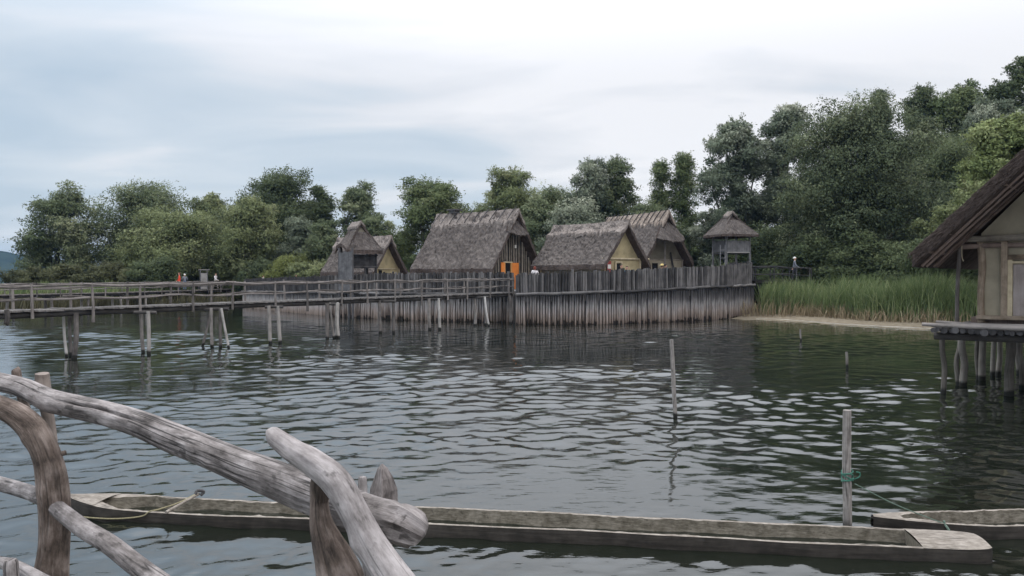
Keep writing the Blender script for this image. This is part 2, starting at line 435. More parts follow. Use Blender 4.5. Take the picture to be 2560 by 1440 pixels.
# palisade timber: tarry upper rows, a bleached mineral band, brown silt stain near the water
def palisade_mats():
    up = wood('palisade_upper_timber', (.025, .0235, .0235), (.060, .056, .055), (.145, .136, .132), fine=26, patch=1.6, rnd=.5, bmp=.6)
    m, t, b, o = mat('palisade_lower_timber')
    uv = tcoord(t); P0, z = posz(t)
    st = noisen(t, mapping(t, uv, (26, 1.6, 1)), 1.0, 5, .6)
    pt = noisen(t, P0, 1.1, 4, .6)
    rn = math_(t, 'SUBTRACT', objrand(t), .5)
    zn = math_(t, 'ADD', z, math_(t, 'MULTIPLY', math_(t, 'SUBTRACT', pt, .5), .9))
    zn = math_(t, 'ADD', zn, math_(t, 'MULTIPLY', rn, .35))
    c = ramp(t, maprange(t, zn, 0.0, 2.0), [(.03, (0.031, 0.025, 0.021)), (.06, (0.168, 0.129, 0.106)), (.22, (0.259, 0.207, 0.179)), (.36, (0.329, 0.287, 0.266)),
                                            (.55, (0.280, 0.266, 0.259)), (.72, (0.119, 0.112, 0.112)), (.9, (0.070, 0.067, 0.070))])
    v = maprange(t, st, .3, .72, .38, 1.12)
    v = math_(t, 'ADD', v, math_(t, 'MULTIPLY', rn, .4))
    sc_ = t.nodes.new('ShaderNodeVectorMath'); sc_.operation = 'SCALE'
    t.links.new(c, sc_.inputs[0]); t.links.new(v, sc_.inputs['Scale'])
    t.links.new(sc_.outputs[0], b.inputs['Base Color']); b.inputs['Roughness'].default_value = .9
    b.inputs['Specular IOR Level'].default_value = .15
    bump(t, b, st, .6, .01)
    return up, m
M['pal_up'], M['pal_low'] = palisade_mats()

# ------------------------------------------------------------------ ground, lake, hills
SHORE = np.array([(2900, -60), (60, -2), (36, 26), (24.9, 39.3), (21.6, 43.6), (19, 47.3), (17.3, 52.4), (14.6, 54.2), (12.3, 60), (4, 72),
                  (-8, 84), (-20, 90), (-28, 88), (-33, 76), (-36.5, 71), (-46, 69), (-60, 67), (-78, 72), (-95, 95), (-120, 160), (-200, 420), (-360, 1000), (-900, 1030), (-2900, 1100),
                  (-2900, 3900), (2900, 3900)], float)
def shore_dist(X, Y):
    """signed distance to the shoreline, positive on land"""
    d = np.full(X.shape, 1e9); ins = np.zeros(X.shape, bool)
    n = len(SHORE)
    for i in range(n):
        a, b = SHORE[i], SHORE[(i + 1) % n]
        e = b - a; t = np.clip(((X - a[0]) * e[0] + (Y - a[1]) * e[1]) / (e @ e), 0, 1)
        d = np.minimum(d, np.hypot(X - a[0] - t * e[0], Y - a[1] - t * e[1]))
        c = ((a[1] > Y) != (b[1] > Y)) & (X < (b[0] - a[0]) * (Y - a[1]) / (b[1] - a[1] + 1e-12) + a[0])
        ins ^= c
    return np.where(ins, d, -d)
def land_z(X, Y):
    d = shore_dist(X, Y)
    q = np.stack([X, Y, 0 * X], -1).reshape(-1, 3)
    nz = noise3(q, 3, 4, .5).reshape(X.shape)
    up = np.minimum(.02 + .085 * d, .55 + .002 * np.minimum(d, 200)) + .03 * nz * np.clip(d / 2, 0, 1)
    dn = np.maximum(.02 + np.where(X > 0, .055, .10) * d, -1.5) + .08 * nz * np.clip(-d / 4, 0, 1)
    return np.where(d > 0, up, dn)
def axis(fine0, fine1, step, lo, hi, g=1.25):
    a = list(np.arange(fine0, fine1 + step, step))
    s = step
    while a[-1] < hi: s *= g; a.append(a[-1] + s)
    s = step
    while a[0] > lo: s *= g; a.insert(0, a[0] - s)
    return np.array(a)
def grid_faces(nx, ny):
    i = np.arange(ny - 1)[:, None] * nx + np.arange(nx - 1)[None]
    return np.stack([i, i + 1, i + 1 + nx, i + nx], -1).reshape(-1, 4)
def ground_mat():
    m, t, b, o = mat('lake_shore_ground')
    P0, z = posz(t)
    n1 = noisen(t, P0, .5, 5); n2 = noisen(t, P0, 4, 5); n3 = noisen(t, P0, .16, 3)
    sand = ramp(t, n2, [(.3, (.115, .094, .066)), (.7, (.205, .175, .13))])
    soil = ramp(t, n2, [(.3, (.035, .042, .02)), (.7, (.075, .085, .04))])
    bed = ramp(t, n1, [(.36, (.028, .032, .014)), (.5, (.085, .092, .036)), (.68, (.17, .155, .085))])
    deep = ramp(t, n1, [(.35, (.022, .018, .011)), (.5, (.065, .072, .036)), (.68, (.15, .15, .09))])
    zz = math_(t, 'ADD', z, math_(t, 'MULTIPLY', math_(t, 'SUBTRACT', n1, .5), .14))
    c = mixc(t, maprange(t, zz, .26, .40), sand, soil)
    c = mixc(t, maprange(t, zz, .0, -.12), c, bed)
    c = mixc(t, maprange(t, zz, -.5, -1.1), c, deep)
    t.links.new(c, b.inputs['Base Color']); b.inputs['Roughness'].default_value = .95
    b.inputs['Specular IOR Level'].default_value = .1
    bump(t, b, n2, .5, .06)
    return m
def make_ground():
    xs = axis(-55, 40, .8, -2600, 2600); ys = axis(0, 95, .8, -50, 3400)
    X, Y = np.meshgrid(xs, ys)
    Z = land_z(X, Y)
    V = np.stack([X, Y, Z], -1).reshape(-1, 3)
    o = fastmesh('ground', V, grid_faces(len(xs), len(ys)), ground_mat(), smooth=True)
    tag(o, 'sandy shore and lake bed under the village', None, None, 'structure')
make_ground()

def water_mat():
    m, t, b, o = mat('lake_water')
    t.nodes.remove(b)
    P0, z = posz(t)
    gl = t.nodes.new('ShaderNodeBsdfGlossy'); gl.inputs['Roughness'].default_value = .035; gl.inputs[0].default_value = (.93, .95, .97, 1)
    # clouded water: the deeper it is the less of the bed shows through
    at = t.nodes.new('ShaderNodeAttribute'); at.attribute_name = 'tone'
    tr_ = t.nodes.new('ShaderNodeBsdfTransparent'); tr_.inputs[0].default_value = (.80, .86, .78, 1)
    df = t.nodes.new('ShaderNodeBsdfDiffuse'); df.inputs[0].default_value = (.0085, .0105, .0072, 1)
    tr = t.nodes.new('ShaderNodeMixShader'); t.links.new(at.outputs['Fac'], tr.inputs[0])
    t.links.new(df.outputs[0], tr.inputs[1]); t.links.new(tr_.outputs[0], tr.inputs[2])
    fr = t.nodes.new('ShaderNodeFresnel'); fr.inputs['IOR'].default_value = 1.70
    # fine ripples, elongated along the crests
    mp = t.nodes.new('ShaderNodeMapping'); t.links.new(P0, mp.inputs[0])
    mp.inputs['Rotation'].default_value = (0, 0, math.radians(-22)); mp.inputs['Scale'].default_value = (3.0, 7.5, 1)
    n1 = noisen(t, mp.outputs[0], 1.0, 3, .5, .4)
    pw = maprange(t, noisen(t, P0, .16, 2), .38, .62, .25, 1.0)
    bm = t.nodes.new('ShaderNodeBump'); bm.inputs['Distance'].default_value = .02
    t.links.new(math_(t, 'MULTIPLY', pw, .42), bm.inputs['Strength']); t.links.new(n1, bm.inputs['Height'])
    t.links.new(bm.outputs[0], gl.inputs['Normal']); t.links.new(bm.outputs[0], fr.inputs['Normal'])
    mx = t.nodes.new('ShaderNodeMixShader')
    t.links.new(fr.outputs[0], mx.inputs[0]); t.links.new(tr.outputs[0], mx.inputs[1]); t.links.new(gl.outputs[0], mx.inputs[2])
    t.links.new(mx.outputs[0], o.inputs[0])
    return m
def make_water():
    r = [2.4]
    while r[-1] < 80: r.append(r[-1] * 1.0033)
    while r[-1] < 2600: r.append(r[-1] * 1.12)
    r = np.array(r)
    a = np.concatenate([np.linspace(-180, -44, 40), np.arange(-43.5, 43.6, .17), np.linspace(44, 180, 40)])
    a = np.radians(a)
    R, A = np.meshgrid(r, a, indexing='ij')
    X, Y = R * np.sin(A), R * np.cos(A)
    rng = np.random.default_rng(11)
    Z = np.zeros_like(X)
    for i in range(84):
        lam = math.exp(rng.uniform(math.log(.17), math.log(1.5)))
        th = math.radians(rng.normal(112, 47)); k = 2 * math.pi / lam
        s = .0205 if lam < .7 else .013
        fade = np.clip((lam / (.0033 * R + .003 * R) - 2.0) / 2, 0, 1)     # no wave finer than the sheet can carry
        Z += s / k * fade * np.sin(k * (X * math.cos(th) + Y * math.sin(th)) + rng.random() * 6.28)
    # calm slicks and gusted patches
    q = np.stack([X, Y, 0 * X], -1).reshape(-1, 3)
    g = noise3(q * np.array([.8, 1.5, 1]), 21, 4, .20, .7, 2.1).reshape(X.shape)
    amp = np.clip(.90 + .95 * g, .12, 1.9)
    calm = np.exp(-(((X - 1.0) / 2.7) ** 2 + ((Y - 10.6) / 2.6) ** 2))
    calm2 = np.exp(-(((X - 4.0) / 3.2) ** 2 + ((Y - 9.5) / 3.0) ** 2))
    amp *= (1 - .80 * calm) * (1 - .35 * calm2)
    near = np.clip((Y - 8.0) / 8.0, 0, 1); amp *= .62 + .38 * near * near * (3 - 2 * near)
    Z = Z * amp * np.clip((3000 - R) / 2000, 0, 1)
    V = np.stack([X, Y, Z], -1).reshape(-1, 3)
    na = len(a)
    i = np.arange(len(r) - 1)[:, None] * na + np.arange(na - 1)[None]
    F = np.stack([i, i + 1, i + na + 1, i + na], -1).reshape(-1, 4)
    depth = np.clip(-land_z(X, Y), 0, 9)
    o = fastmesh('water', V, F, water_mat(), smooth=True, attr=(.92 * np.exp(-1.9 * depth)).ravel())
    tag(o, 'rippled dark lake water reflecting a pale sky', None, None, 'structure')
make_water()

def make_hills():
    m, t, b, o = mat('wooded_hill')
    n = noisen(t, posz(t)[0], .02, 6, .7)
    t.links.new(ramp(t, n, [(.35, (.010, .018, .014)), (.65, (.03, .042, .028))]), b.inputs['Base Color']); b.inputs['Roughness'].default_value = 1; b.inputs['Specular IOR Level'].default_value = 0
    xs = np.linspace(-1500, 100, 260); ys = np.linspace(1000, 1500, 70)
    X, Y = np.meshgrid(xs, ys)
    q = np.stack([X, Y, 0 * X], -1).reshape(-1, 3)
    nz = noise3(q, 5, 5, .009, .6, 2.1).reshape(X.shape)
    nz2 = noise3(q, 6, 4, .16, .7, 2.1).reshape(X.shape)
    prof = np.sin(np.pi * np.clip((Y - 1000) / 500, 0, 1)) ** .8
    ridge = np.interp(X, [-1500, -1100, -780, -700, -600, -300, 100], [60, 50, 38, 27, 12, 8, 5])
    Z = prof * (ridge * (1 + .10 * nz) + 1.6 * nz2) - 1
    o = fastmesh('hills', np.stack([X, Y, Z], -1).reshape(-1, 3), grid_faces(len(xs), len(ys)), m, smooth=False)
    tag(o, 'far wooded hills across the lake', None, None, 'structure')
make_hills()

def make_foam():
    # thin line of washed-up foam along the beach
    g = Geo(); pts = np.array([(25.5, 38.2), (24.9, 39.3), (21.6, 43.6), (19, 47.3), (17.3, 52.4), (15.9, 53.4)])
    p, _ = catmull(pts, np.ones(len(pts)), 14)
    w_ = np.clip(-.01 + .11 * noise3(np.c_[p, 0 * p[:, 0]], 8, 3, 2.0), .004, .2)
    T = np.gradient(p, axis=0); T /= np.linalg.norm(T, axis=1)[:, None]; n = np.c_[-T[:, 1], T[:, 0]]
    off = .10 * noise3(np.c_[p, 0 * p[:, 0]], 9, 3, 1.2)
    a = p + n * (off - w_)[:, None] * 1.0; b_ = p + n * (off + w_)[:, None]
    V = np.concatenate([np.c_[a, np.full(len(a), .035)], np.c_[b_, np.full(len(a), .035)], np.c_[p + n * off[:, None], np.full(len(a), .065)]])
    k = len(p)
    g.add(V, [(i, i + 1, 2 * k + i + 1, 2 * k + i) for i in range(k - 1)] + [(2 * k + i, 2 * k + i + 1, k + i + 1, k + i) for i in range(k - 1)])
    tag(g.build('foam', plain('foam', (.40, .375, .33), .8, .25, 3), None, 60), 'white line of foam along the sandy beach', None, None, 'stuff')
make_foam()

# ------------------------------------------------------------------ thatched roofs
def slab(g, c00, c10, c11, c01, th=.3, nu=24, nv=16, rough=.05, seed=0, lift=None, rag=0.0, sag=0.0, tufts=True, edge_mi=0):
    """thick thatched slope; s runs along the ridge (c00->c10), t runs down to the eave"""
    c00, c10, c11, c01 = [np.asarray(c, float) for c in (c00, c10, c11, c01)]
    n = nrm(np.cross(c10 - c00, c01 - c00)); n = n if n[2] > 0 else -n
    s, t = np.meshgrid(np.linspace(0, 1, nu + 1), np.linspace(0, 1, nv + 1))
    r = np.random.default_rng(seed)
    tt = t.copy()
    if rag: tt = t * (1 + rag * r.normal(size=nu + 1)[None] * t ** 6)
    p = ((1 - s) * (1 - tt))[..., None] * c00 + (s * (1 - tt))[..., None] * c10 + (s * tt)[..., None] * c11 + ((1 - s) * tt)[..., None] * c01
    p = p - n * (sag * np.sin(np.pi * t) * .5)[..., None] - np.array([0, 0, 1.]) * (sag * .6 * np.sin(np.pi * s) * (1 - t))[..., None]
    if lift is not None: p = p + np.array([0, 0, 1.]) * lift(s, t)[..., None]
    q = p.reshape(-1, 3)
    h = (rough * noise3(q, seed, 3, 1.6, .7, 2.3) + rough * .6 * r.normal(size=len(q))).reshape(s.shape)
    top = p + n * h[..., None]; bot = p - np.array([0, 0, 1.]) * (th / max(n[2], .4)) + n * (.3 * h)[..., None]
    lu = np.linalg.norm(c11 - c01); lv = np.linalg.norm(c01 - c00)
    uv = np.stack([s * lu, t * lv], -1).reshape(-1, 2) + seed * 3.1
    w1 = nu + 1
    F = [(j * w1 + i, j * w1 + i + 1, (j + 1) * w1 + i + 1, (j + 1) * w1 + i) for j in range(nv) for i in range(nu)]
    g.add(top.reshape(-1, 3), F, uv)
    g.add(bot.reshape(-1, 3), [f[::-1] for f in F], uv, edge_mi)
    def border(a, b):
        k = len(a); V = np.concatenate([a, b]); d = np.concatenate([[0], np.cumsum(np.linalg.norm(np.diff(a, axis=0), axis=1))])
        g.add(V, [(i, i + 1, k + i + 1, k + i) for i in range(k - 1)], np.concatenate([np.c_[0 * d, d], np.c_[0 * d + th, d]]) + seed, edge_mi)
    for sl in ((0, slice(None)), (-1, slice(None)), (slice(None), 0), (slice(None), -1)):
        border(top[sl], bot[sl])
    if tufts:
        dn = nrm((c01 + c11) - (c00 + c10)); sd = nrm(c10 - c00)
        # straw ends along the eave
        m = int(lu * 26); k = r.random(m); fi = k * nu; i0 = np.minimum(fi.astype(int), nu - 1); fr = (fi - i0)[:, None]
        pe = top[-1][i0] * (1 - fr) + top[-1][i0 + 1] * fr - n * (r.random(m) * th)[:, None]
        al = dn + r.normal(size=(m, 3)) * .25; al /= np.linalg.norm(al, axis=1)[:, None]
        g.strips(pe - al * .05, al, np.tile(sd, (m, 1)), .06 + .14 * r.random(m), .006 + .01 * r.random(m))
        # loose bundles lying on the slope, lifting slightly
        m = int(lu * lv * 16); i = r.integers(0, nu, m); j = r.integers(0, max(1, nv - 1), m)
        f1, f2 = r.random((m, 1)), r.random((m, 1))
        ps = (top[j, i] * (1 - f1) + top[j, i + 1] * f1) * (1 - f2) + (top[j + 1, i] * (1 - f1) + top[j + 1, i + 1] * f1) * f2
        al = dn + n * (.05 + .22 * r.random(m))[:, None] + sd * (r.normal(size=m) * .18)[:, None]; al /= np.linalg.norm(al, axis=1)[:, None]
        g.strips(ps, al, np.tile(sd, (m, 1)), .10 + .22 * r.random(m), .012 + .03 * r.random(m))
        # verge straw
        for col in (0, -1):
            m = int(lv * 22); k = r.random(m) * nv; i0 = np.minimum(k.astype(int), nv - 1); fr = (k - i0)[:, None]
            pe = top[i0, col] * (1 - fr) + top[i0 + 1, col] * fr - n * (r.random(m) * th)[:, None]
            al = dn * .8 + sd * (-1 if col == 0 else 1) * (.5 * r.random(m))[:, None] + r.normal(size=(m, 3)) * .1
            al /= np.linalg.norm(al, axis=1)[:, None]
            g.strips(pe, al, np.tile(n, (m, 1)), .05 + .10 * r.random(m), .006 + .012 * r.random(m))

class Frame:
    """a building's own axes: u along the ridge towards the gable we see, v to its left, z up"""
    def __init__(s, O, phi):
        s.O = np.array([O[0], O[1], 0.0]); s.du = np.array([math.sin(phi), -math.cos(phi), 0]); s.dv = np.array([-math.cos(phi), -math.sin(phi), 0])
    def __call__(s, u, v, z): return s.O + u * s.du + v * s.dv + np.array([0, 0, z])
    def axes(s): return [s.du, s.dv, np.array([0, 0, 1.0])]

def gable_wall(fr, u, hw, z0, zs, za, th=.16):
    g = Geo()
    ring = [(hw, z0), (hw, zs), (0, za), (-hw, zs), (-hw, z0)]
    a = np.array([fr(u, v, z) for v, z in ring]); b = np.array([fr(u - th, v, z) for v, z in ring])
    n = 5
    g.add(np.concatenate([a, b]), [(0, 1, 2, 3, 4), (9, 8, 7, 6, 5)] + [(i, i + n, (i + 1) % n + n, (i + 1) % n) for i in range(n)],
          np.concatenate([np.array(ring)] * 2))
    return g

FLOOR = 1.9
def house(name, label, group, O, phi, L, W, zr, ze, over=.6, eave=.7, th=.20, sag=.12, ridge='ridge', nbat=9, batten=True, wall='daub', seed=1, cap=.22):
    fr = Frame(O, phi)
    root = empty(name, fr(-L / 2, 0, FLOOR), label, 'house', group)
    g = Geo()
    for k, sg in enumerate((1, -1)):
        slab(g, fr(-L, 0, zr), fr(0, 0, zr), fr(0, sg * W, ze), fr(-L, sg * W, ze), th, 44, 26, .045, seed + k, sag=sag, edge_mi=1)
    roof = part(g, 'roof', [M['thatch'], M['thatch_edge']], root)
    g = Geo()
    sl = np.array([W, ze - zr]); sl = sl / np.linalg.norm(sl)
    for k, sg in enumerate((1, -1)):
        c = cap * W; zc = zr + (ze - zr) * cap + .09
        slab(g, fr(-L - .05, 0, zr + .10), fr(.05, 0, zr + .10), fr(.05, sg * c, zc), fr(-L - .05, sg * c, zc), .13, 60, 8, .03, seed + 7 + k, rag=.10, sag=sag, edge_mi=0)
    cp = part(g, 'ridge_cap', M[ridge], roof)
    r = random.Random(seed)
    if batten:
        for i in range(nbat):
            u = -L + (i + .5) * L / nbat + r.uniform(-.12, .12)
            s_ = (u + L) / L; dz = -sag * .6 * math.sin(math.pi * s_)
            for sg in (1,):
                b = Geo(); c = cap * W * 1.02
                b.tube([fr(u + .1, -.10 * sg, zr + .25 + dz), fr(u, .0, zr + .17 + dz), fr(u - .12, sg * c * .5, zr + (ze - zr) * cap * .5 + .20 + dz), fr(u - .22, sg * c, zr + (ze - zr) * cap + .18 + dz * .7)], [.028, .035, .035, .03], 6, 3)
                part(b, 'ridge_batten', M['dark_wood'], roof, 50)
    hw = W - eave; zu = th / math.cos(math.atan2(zr - ze, W))
    zat = lambda v: zr + (ze - zr) * abs(v) / W - zu - .02
    gw = gable_wall(fr, -over, hw, FLOOR, zat(hw), zat(0))
    part(gw, 'gable_wall', M[wall], root)
    g = Geo()
    for sg in (1, -1):
        g.bar(fr(-over - .2, sg * (hw - .08), (FLOOR + zat(hw)) / 2), fr(-L + over, sg * (hw - .08), (FLOOR + zat(hw)) / 2), .14, zat(hw) - FLOOR)
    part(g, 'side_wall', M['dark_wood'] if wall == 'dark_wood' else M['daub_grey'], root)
    g2 = gable_wall(fr, -L + over + .16, hw, FLOOR, zat(hw), zat(0)); part(g2, 'gable_wall', M[wall], root)
    return root, roof, fr, hw, zat
def bar_part(root, fr, a, b, wd, hd, name, m):
    g = Geo(); A, B = fr(*a), fr(*b)
    g.bar(A, B, wd, hd, fr.du if abs(B[2] - A[2]) > .5 * np.linalg.norm(B - A) else (0, 0, 1)); return part(g, name, M[m], root)
def pole_part(root, fr, a, b, r, name, m, wob=.01, seed=0, sides=7):
    g = Geo(); A, B = fr(*a), fr(*b)
    g.tube([A + (B - A) * k for k in (0, .33, .66, 1)], [r * 1.05, r, r, r * .92], sides, 2, wob, seed=seed); return part(g, name, M[m], root, 50)
def hood(root, roof, fr, W, zr, ze, ztop, zbot, out, seed, m='thatch'):
    """half-hip apron of thatch hung across the gable"""
    vt = W * (zr - ztop) / (zr - ze) * .92; vb = W * (zr - zbot) / (zr - ze) * .93
    g = Geo()
    lift = lambda s, t: .35 * (2 * s - 1) ** 2 * t
    def bulge(s, t): return out
    n = 18; nv = 8
    s, t = np.meshgrid(np.linspace(-1, 1, n + 1), np.linspace(0, 1, nv + 1))
    hwid = vt + (vb - vt) * t
    v = -s * hwid; z = ztop + (zbot - ztop) * t + .30 * t * s ** 2 * (zr - zbot) * .35
    u = -.25 + (out + .25) * t * (1 - .55 * s ** 2)
    for k, (du_, mi) in enumerate(((0, 0), (-.22, 1))):
        p = np.stack([fr(a, b, c - .0) for a, b, c in zip((u + du_).ravel(), v.ravel(), z.ravel())])
        p += np.random.default_rng(seed).normal(size=p.shape) * .02
        w1 = n + 1
        F = [(j * w1 + i, j * w1 + i + 1, (j + 1) * w1 + i + 1, (j + 1) * w1 + i) for j in range(nv) for i in range(n)]
        g.add(p, F, np.stack([v.ravel(), t.ravel() * (ztop - zbot)], 1) + seed, mi)
        if k == 0: e0 = p.reshape(nv + 1, n + 1, 3)
        else:
            e1 = p.reshape(nv + 1, n + 1, 3)
    k = n + 1
    g.add(np.concatenate([e0[-1], e1[-1]]), [(i, i + 1, k + i + 1, k + i) for i in range(n)], None, 1)
    r = np.random.default_rng(seed); mm = 140
    i = r.integers(0, n, mm); f = r.random((mm, 1)); pe = e0[-1][i] * (1 - f) + e0[-1][i + 1] * f
    al = np.tile(np.array([0, 0, -1.]), (mm, 1)) + r.normal(size=(mm, 3)) * .3; al /= np.linalg.norm(al, axis=1)[:, None]
    g.strips(pe, al, np.tile(fr.dv, (mm, 1)), .05 + .1 * r.random(mm), .008 + .01 * r.random(mm))
    return part(g, 'gable_hood', [M[m], M['thatch_edge']], roof)

HG = 'thatched houses of the pile village'
def OX(px, D): return ((px - 1280) / FPX * D, D)
def village():
    # --- the long house in the middle with the orange door
    root, roof, fr, hw, zat = house('thatched_house', 'long thatched house with a dark pole gable and an orange door', HG, OX(1297, 58), math.radians(51), 8.0, 2.95, 7.53, 3.36,
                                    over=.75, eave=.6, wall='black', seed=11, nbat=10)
    W, zr, ze, L = 2.95, 7.53, 3.36, 8.0
    hood(root, roof, fr, W, zr, ze, 6.75, 5.75, .25, 3)
    r = random.Random(2)
    k = 0
    for v in np.arange(-hw + .1, hw, .245):
        v = v + r.uniform(-.04, .04)
        if -.15 < v < 1.15: z0 = 3.88
        else: z0 = FLOOR
        pole_part(root, fr, (-.70, v, z0), (-.70, v + r.uniform(-.03, .03), min(zat(v) - .05, 5.9)), .045 + r.random() * .02, 'wall_pole', 'pole_wall', .008, k); k += 1
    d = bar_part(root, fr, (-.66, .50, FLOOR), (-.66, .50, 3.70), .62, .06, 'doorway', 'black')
    for a, b in (((-.6, .88, FLOOR), (-.6, .88, 3.78)), ((-.6, .12, FLOOR), (-.6, .12, 3.78))):
        bar_part(root, fr, a, b, .12, .1, 'door_frame', 'orange_pale')
    bar_part(root, fr, (-.6, 1.0, 3.82), (-.6, .0, 3.82), .1, .09, 'door_lintel', 'cream')
    g = Geo(); g.box(fr(-.55, 1.12, 2.87), (.05, .36, 1.85), fr.axes()); part(g, 'door_shutter', M['orange'], root)
    g = Geo(); g.box(fr(-.55, -.30, 2.85), (.05, .72, 1.86), fr.axes()); part(g, 'door_shutter', M['orange'], root)
    g = Geo(); g.box(fr(-.58, -.35, 4.95), (.05, .16, .22), fr.axes()); part(g, 'wall_plaque', M['white_paint'], root)
    g = Geo()   # smoke-hole cover riding on the ridge
    g.box(fr(-6.2, .0, zr + .30), (.9, .8, .10), fr.axes()); g.box(fr(-6.2, 0, zr + .16), (.6, .55, .24), fr.axes())
    part(g, 'smoke_hole_cover', M['dark_wood'], roof)

    # --- yellow house in front
    W, zr, ze, L = 2.25, 6.43, 3.58, 7.26
    root, roof, fr, hw, zat = house('thatched_house', 'thatched house with yellow clay gable and one dark doorway', HG, OX(1571, 53.5), math.radians(39), L, W, zr, ze,
                                    over=.55, eave=.45, wall='daub', seed=31, ridge='ridge', batten=False, cap=.26, sag=.16)
    zb = 3.96
    pole_part(root, fr, (-.50, hw + .1, zb), (-.50, -hw - .75, zb), .065, 'tie_beam', 'cream', .01, 5)
    bar_part(root, fr, (-.52, -hw + .12, FLOOR), (-.52, -hw + .12, zb), .12, .10, 'corner_post', 'cream')
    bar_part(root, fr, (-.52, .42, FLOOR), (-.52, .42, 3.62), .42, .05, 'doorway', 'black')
    for v in (.70, .14): bar_part(root, fr, (-.48, v, FLOOR), (-.48, v, 3.72), .10, .08, 'door_post', 'cream')
    bar_part(root, fr, (-.48, .75, 3.74), (-.48, .09, 3.74), .1, .08, 'door_lintel', 'cream')
    bar_part(root, fr, (-.5, hw - .1, FLOOR), (-.5, hw - .1, zb - .1), .1, .08, 'corner_post', 'orange_log')
    infoboard(fr, -.42, 1.36, 3.32, 'red and white notice board left of the yellow house doorway')
    # --- house behind with the hooded gable
    W, zr, ze, L = 2.35, 7.82, 3.95, 8.6
    root, roof, fr, hw, zat = house('thatched_house', 'thatched house with mossy hooded gable behind the yellow house', HG, OX(1673, 63), math.radians(27), L, W, zr, ze,
                                    over=.9, eave=.4, wall='daub_grey', seed=51, ridge='ridge_new', nbat=12, cap=.24, sag=.1)  # shade under the hood put into the upper wall's darker grey
    hood(root, roof, fr, W, zr, ze, 7.05, 5.50, .85, 13, 'thatch')
    zb = 4.12
    pole_part(root, fr, (-.84, hw + .1, zb), (-.84, -hw - .3, zb), .06, 'tie_beam', 'pole_wall', .01, 5)
    pole_part(root, fr, (-.45, .12, FLOOR), (-.5, .05, 5.75), .07, 'gable_post', 'bridge', .02, 6)
    pole_part(root, fr, (-.5, -1.15, FLOOR), (-.8, -.75, 4.7), .07, 'leaning_brace', 'dark_wood', .02, 7)
    g = Geo(); g.box(fr(-.85, -.15, (FLOOR + zb) / 2), (.05, 2 * hw - .5, zb - FLOOR - .1), fr.axes()); part(g, 'lower_wall', M['daub_pale'], root)
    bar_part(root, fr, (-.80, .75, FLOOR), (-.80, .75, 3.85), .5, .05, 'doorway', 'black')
    bar_part(root, fr, (-.78, -hw + .1, FLOOR), (-.78, -hw + .1, zb), .12, .12, 'corner_post', 'pole_wall')
    infoboard(fr, -.70, 1.75, 3.42, 'red and white notice board on the house with hooded gable')
    # --- small house behind the left tower
    W, zr, ze, L = 1.95, 6.12, 3.18, 6.6
    root, roof, fr, hw, zat = house('thatched_house', 'small thatched house with yellow gable behind the left lookout tower', HG, OX(978, 67), math.radians(52), L, W, zr, ze,
                                    over=.65, eave=.35, wall='daub', seed=71, batten=False, cap=.3)
    zb = 3.45
    pole_part(root, fr, (-.6, hw, zb), (-.6, -hw, zb), .04, 'tie_beam', 'cream', .008, 3)
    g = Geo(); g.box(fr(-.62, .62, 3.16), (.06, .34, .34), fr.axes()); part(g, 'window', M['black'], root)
    bar_part(root, fr, (-.62, -hw + .08, FLOOR), (-.62, -hw + .08, zb), .1, .06, 'corner_post', 'cream')
    bar_part(root, fr, (-.62, hw - .08, FLOOR), (-.62, hw - .08, zb), .1, .06, 'corner_post', 'orange_log')
def infoboard(fr, u, v, z, label):
    root = empty('notice_board', fr(u, v, FLOOR), label, 'notice board', 'notice boards by the house doors')
    g = Geo(); g.box(fr(u, v, z), (.03, .36, .95), fr.axes()); part(g, 'board', M['red_paint'], root)
    g = Geo(); g.box(fr(u + .018, v, z + .12), (.012, .30, .26), fr.axes()); part(g, 'paper', M['white_paint'], root)
    g = Geo()
    for s in (-.16, .16): g.box(fr(u - .03, v + s, (FLOOR + z) / 2), (.03, .04, z - FLOOR), fr.axes())
    part(g, 'stand', M['dark_wood'], root)
village()

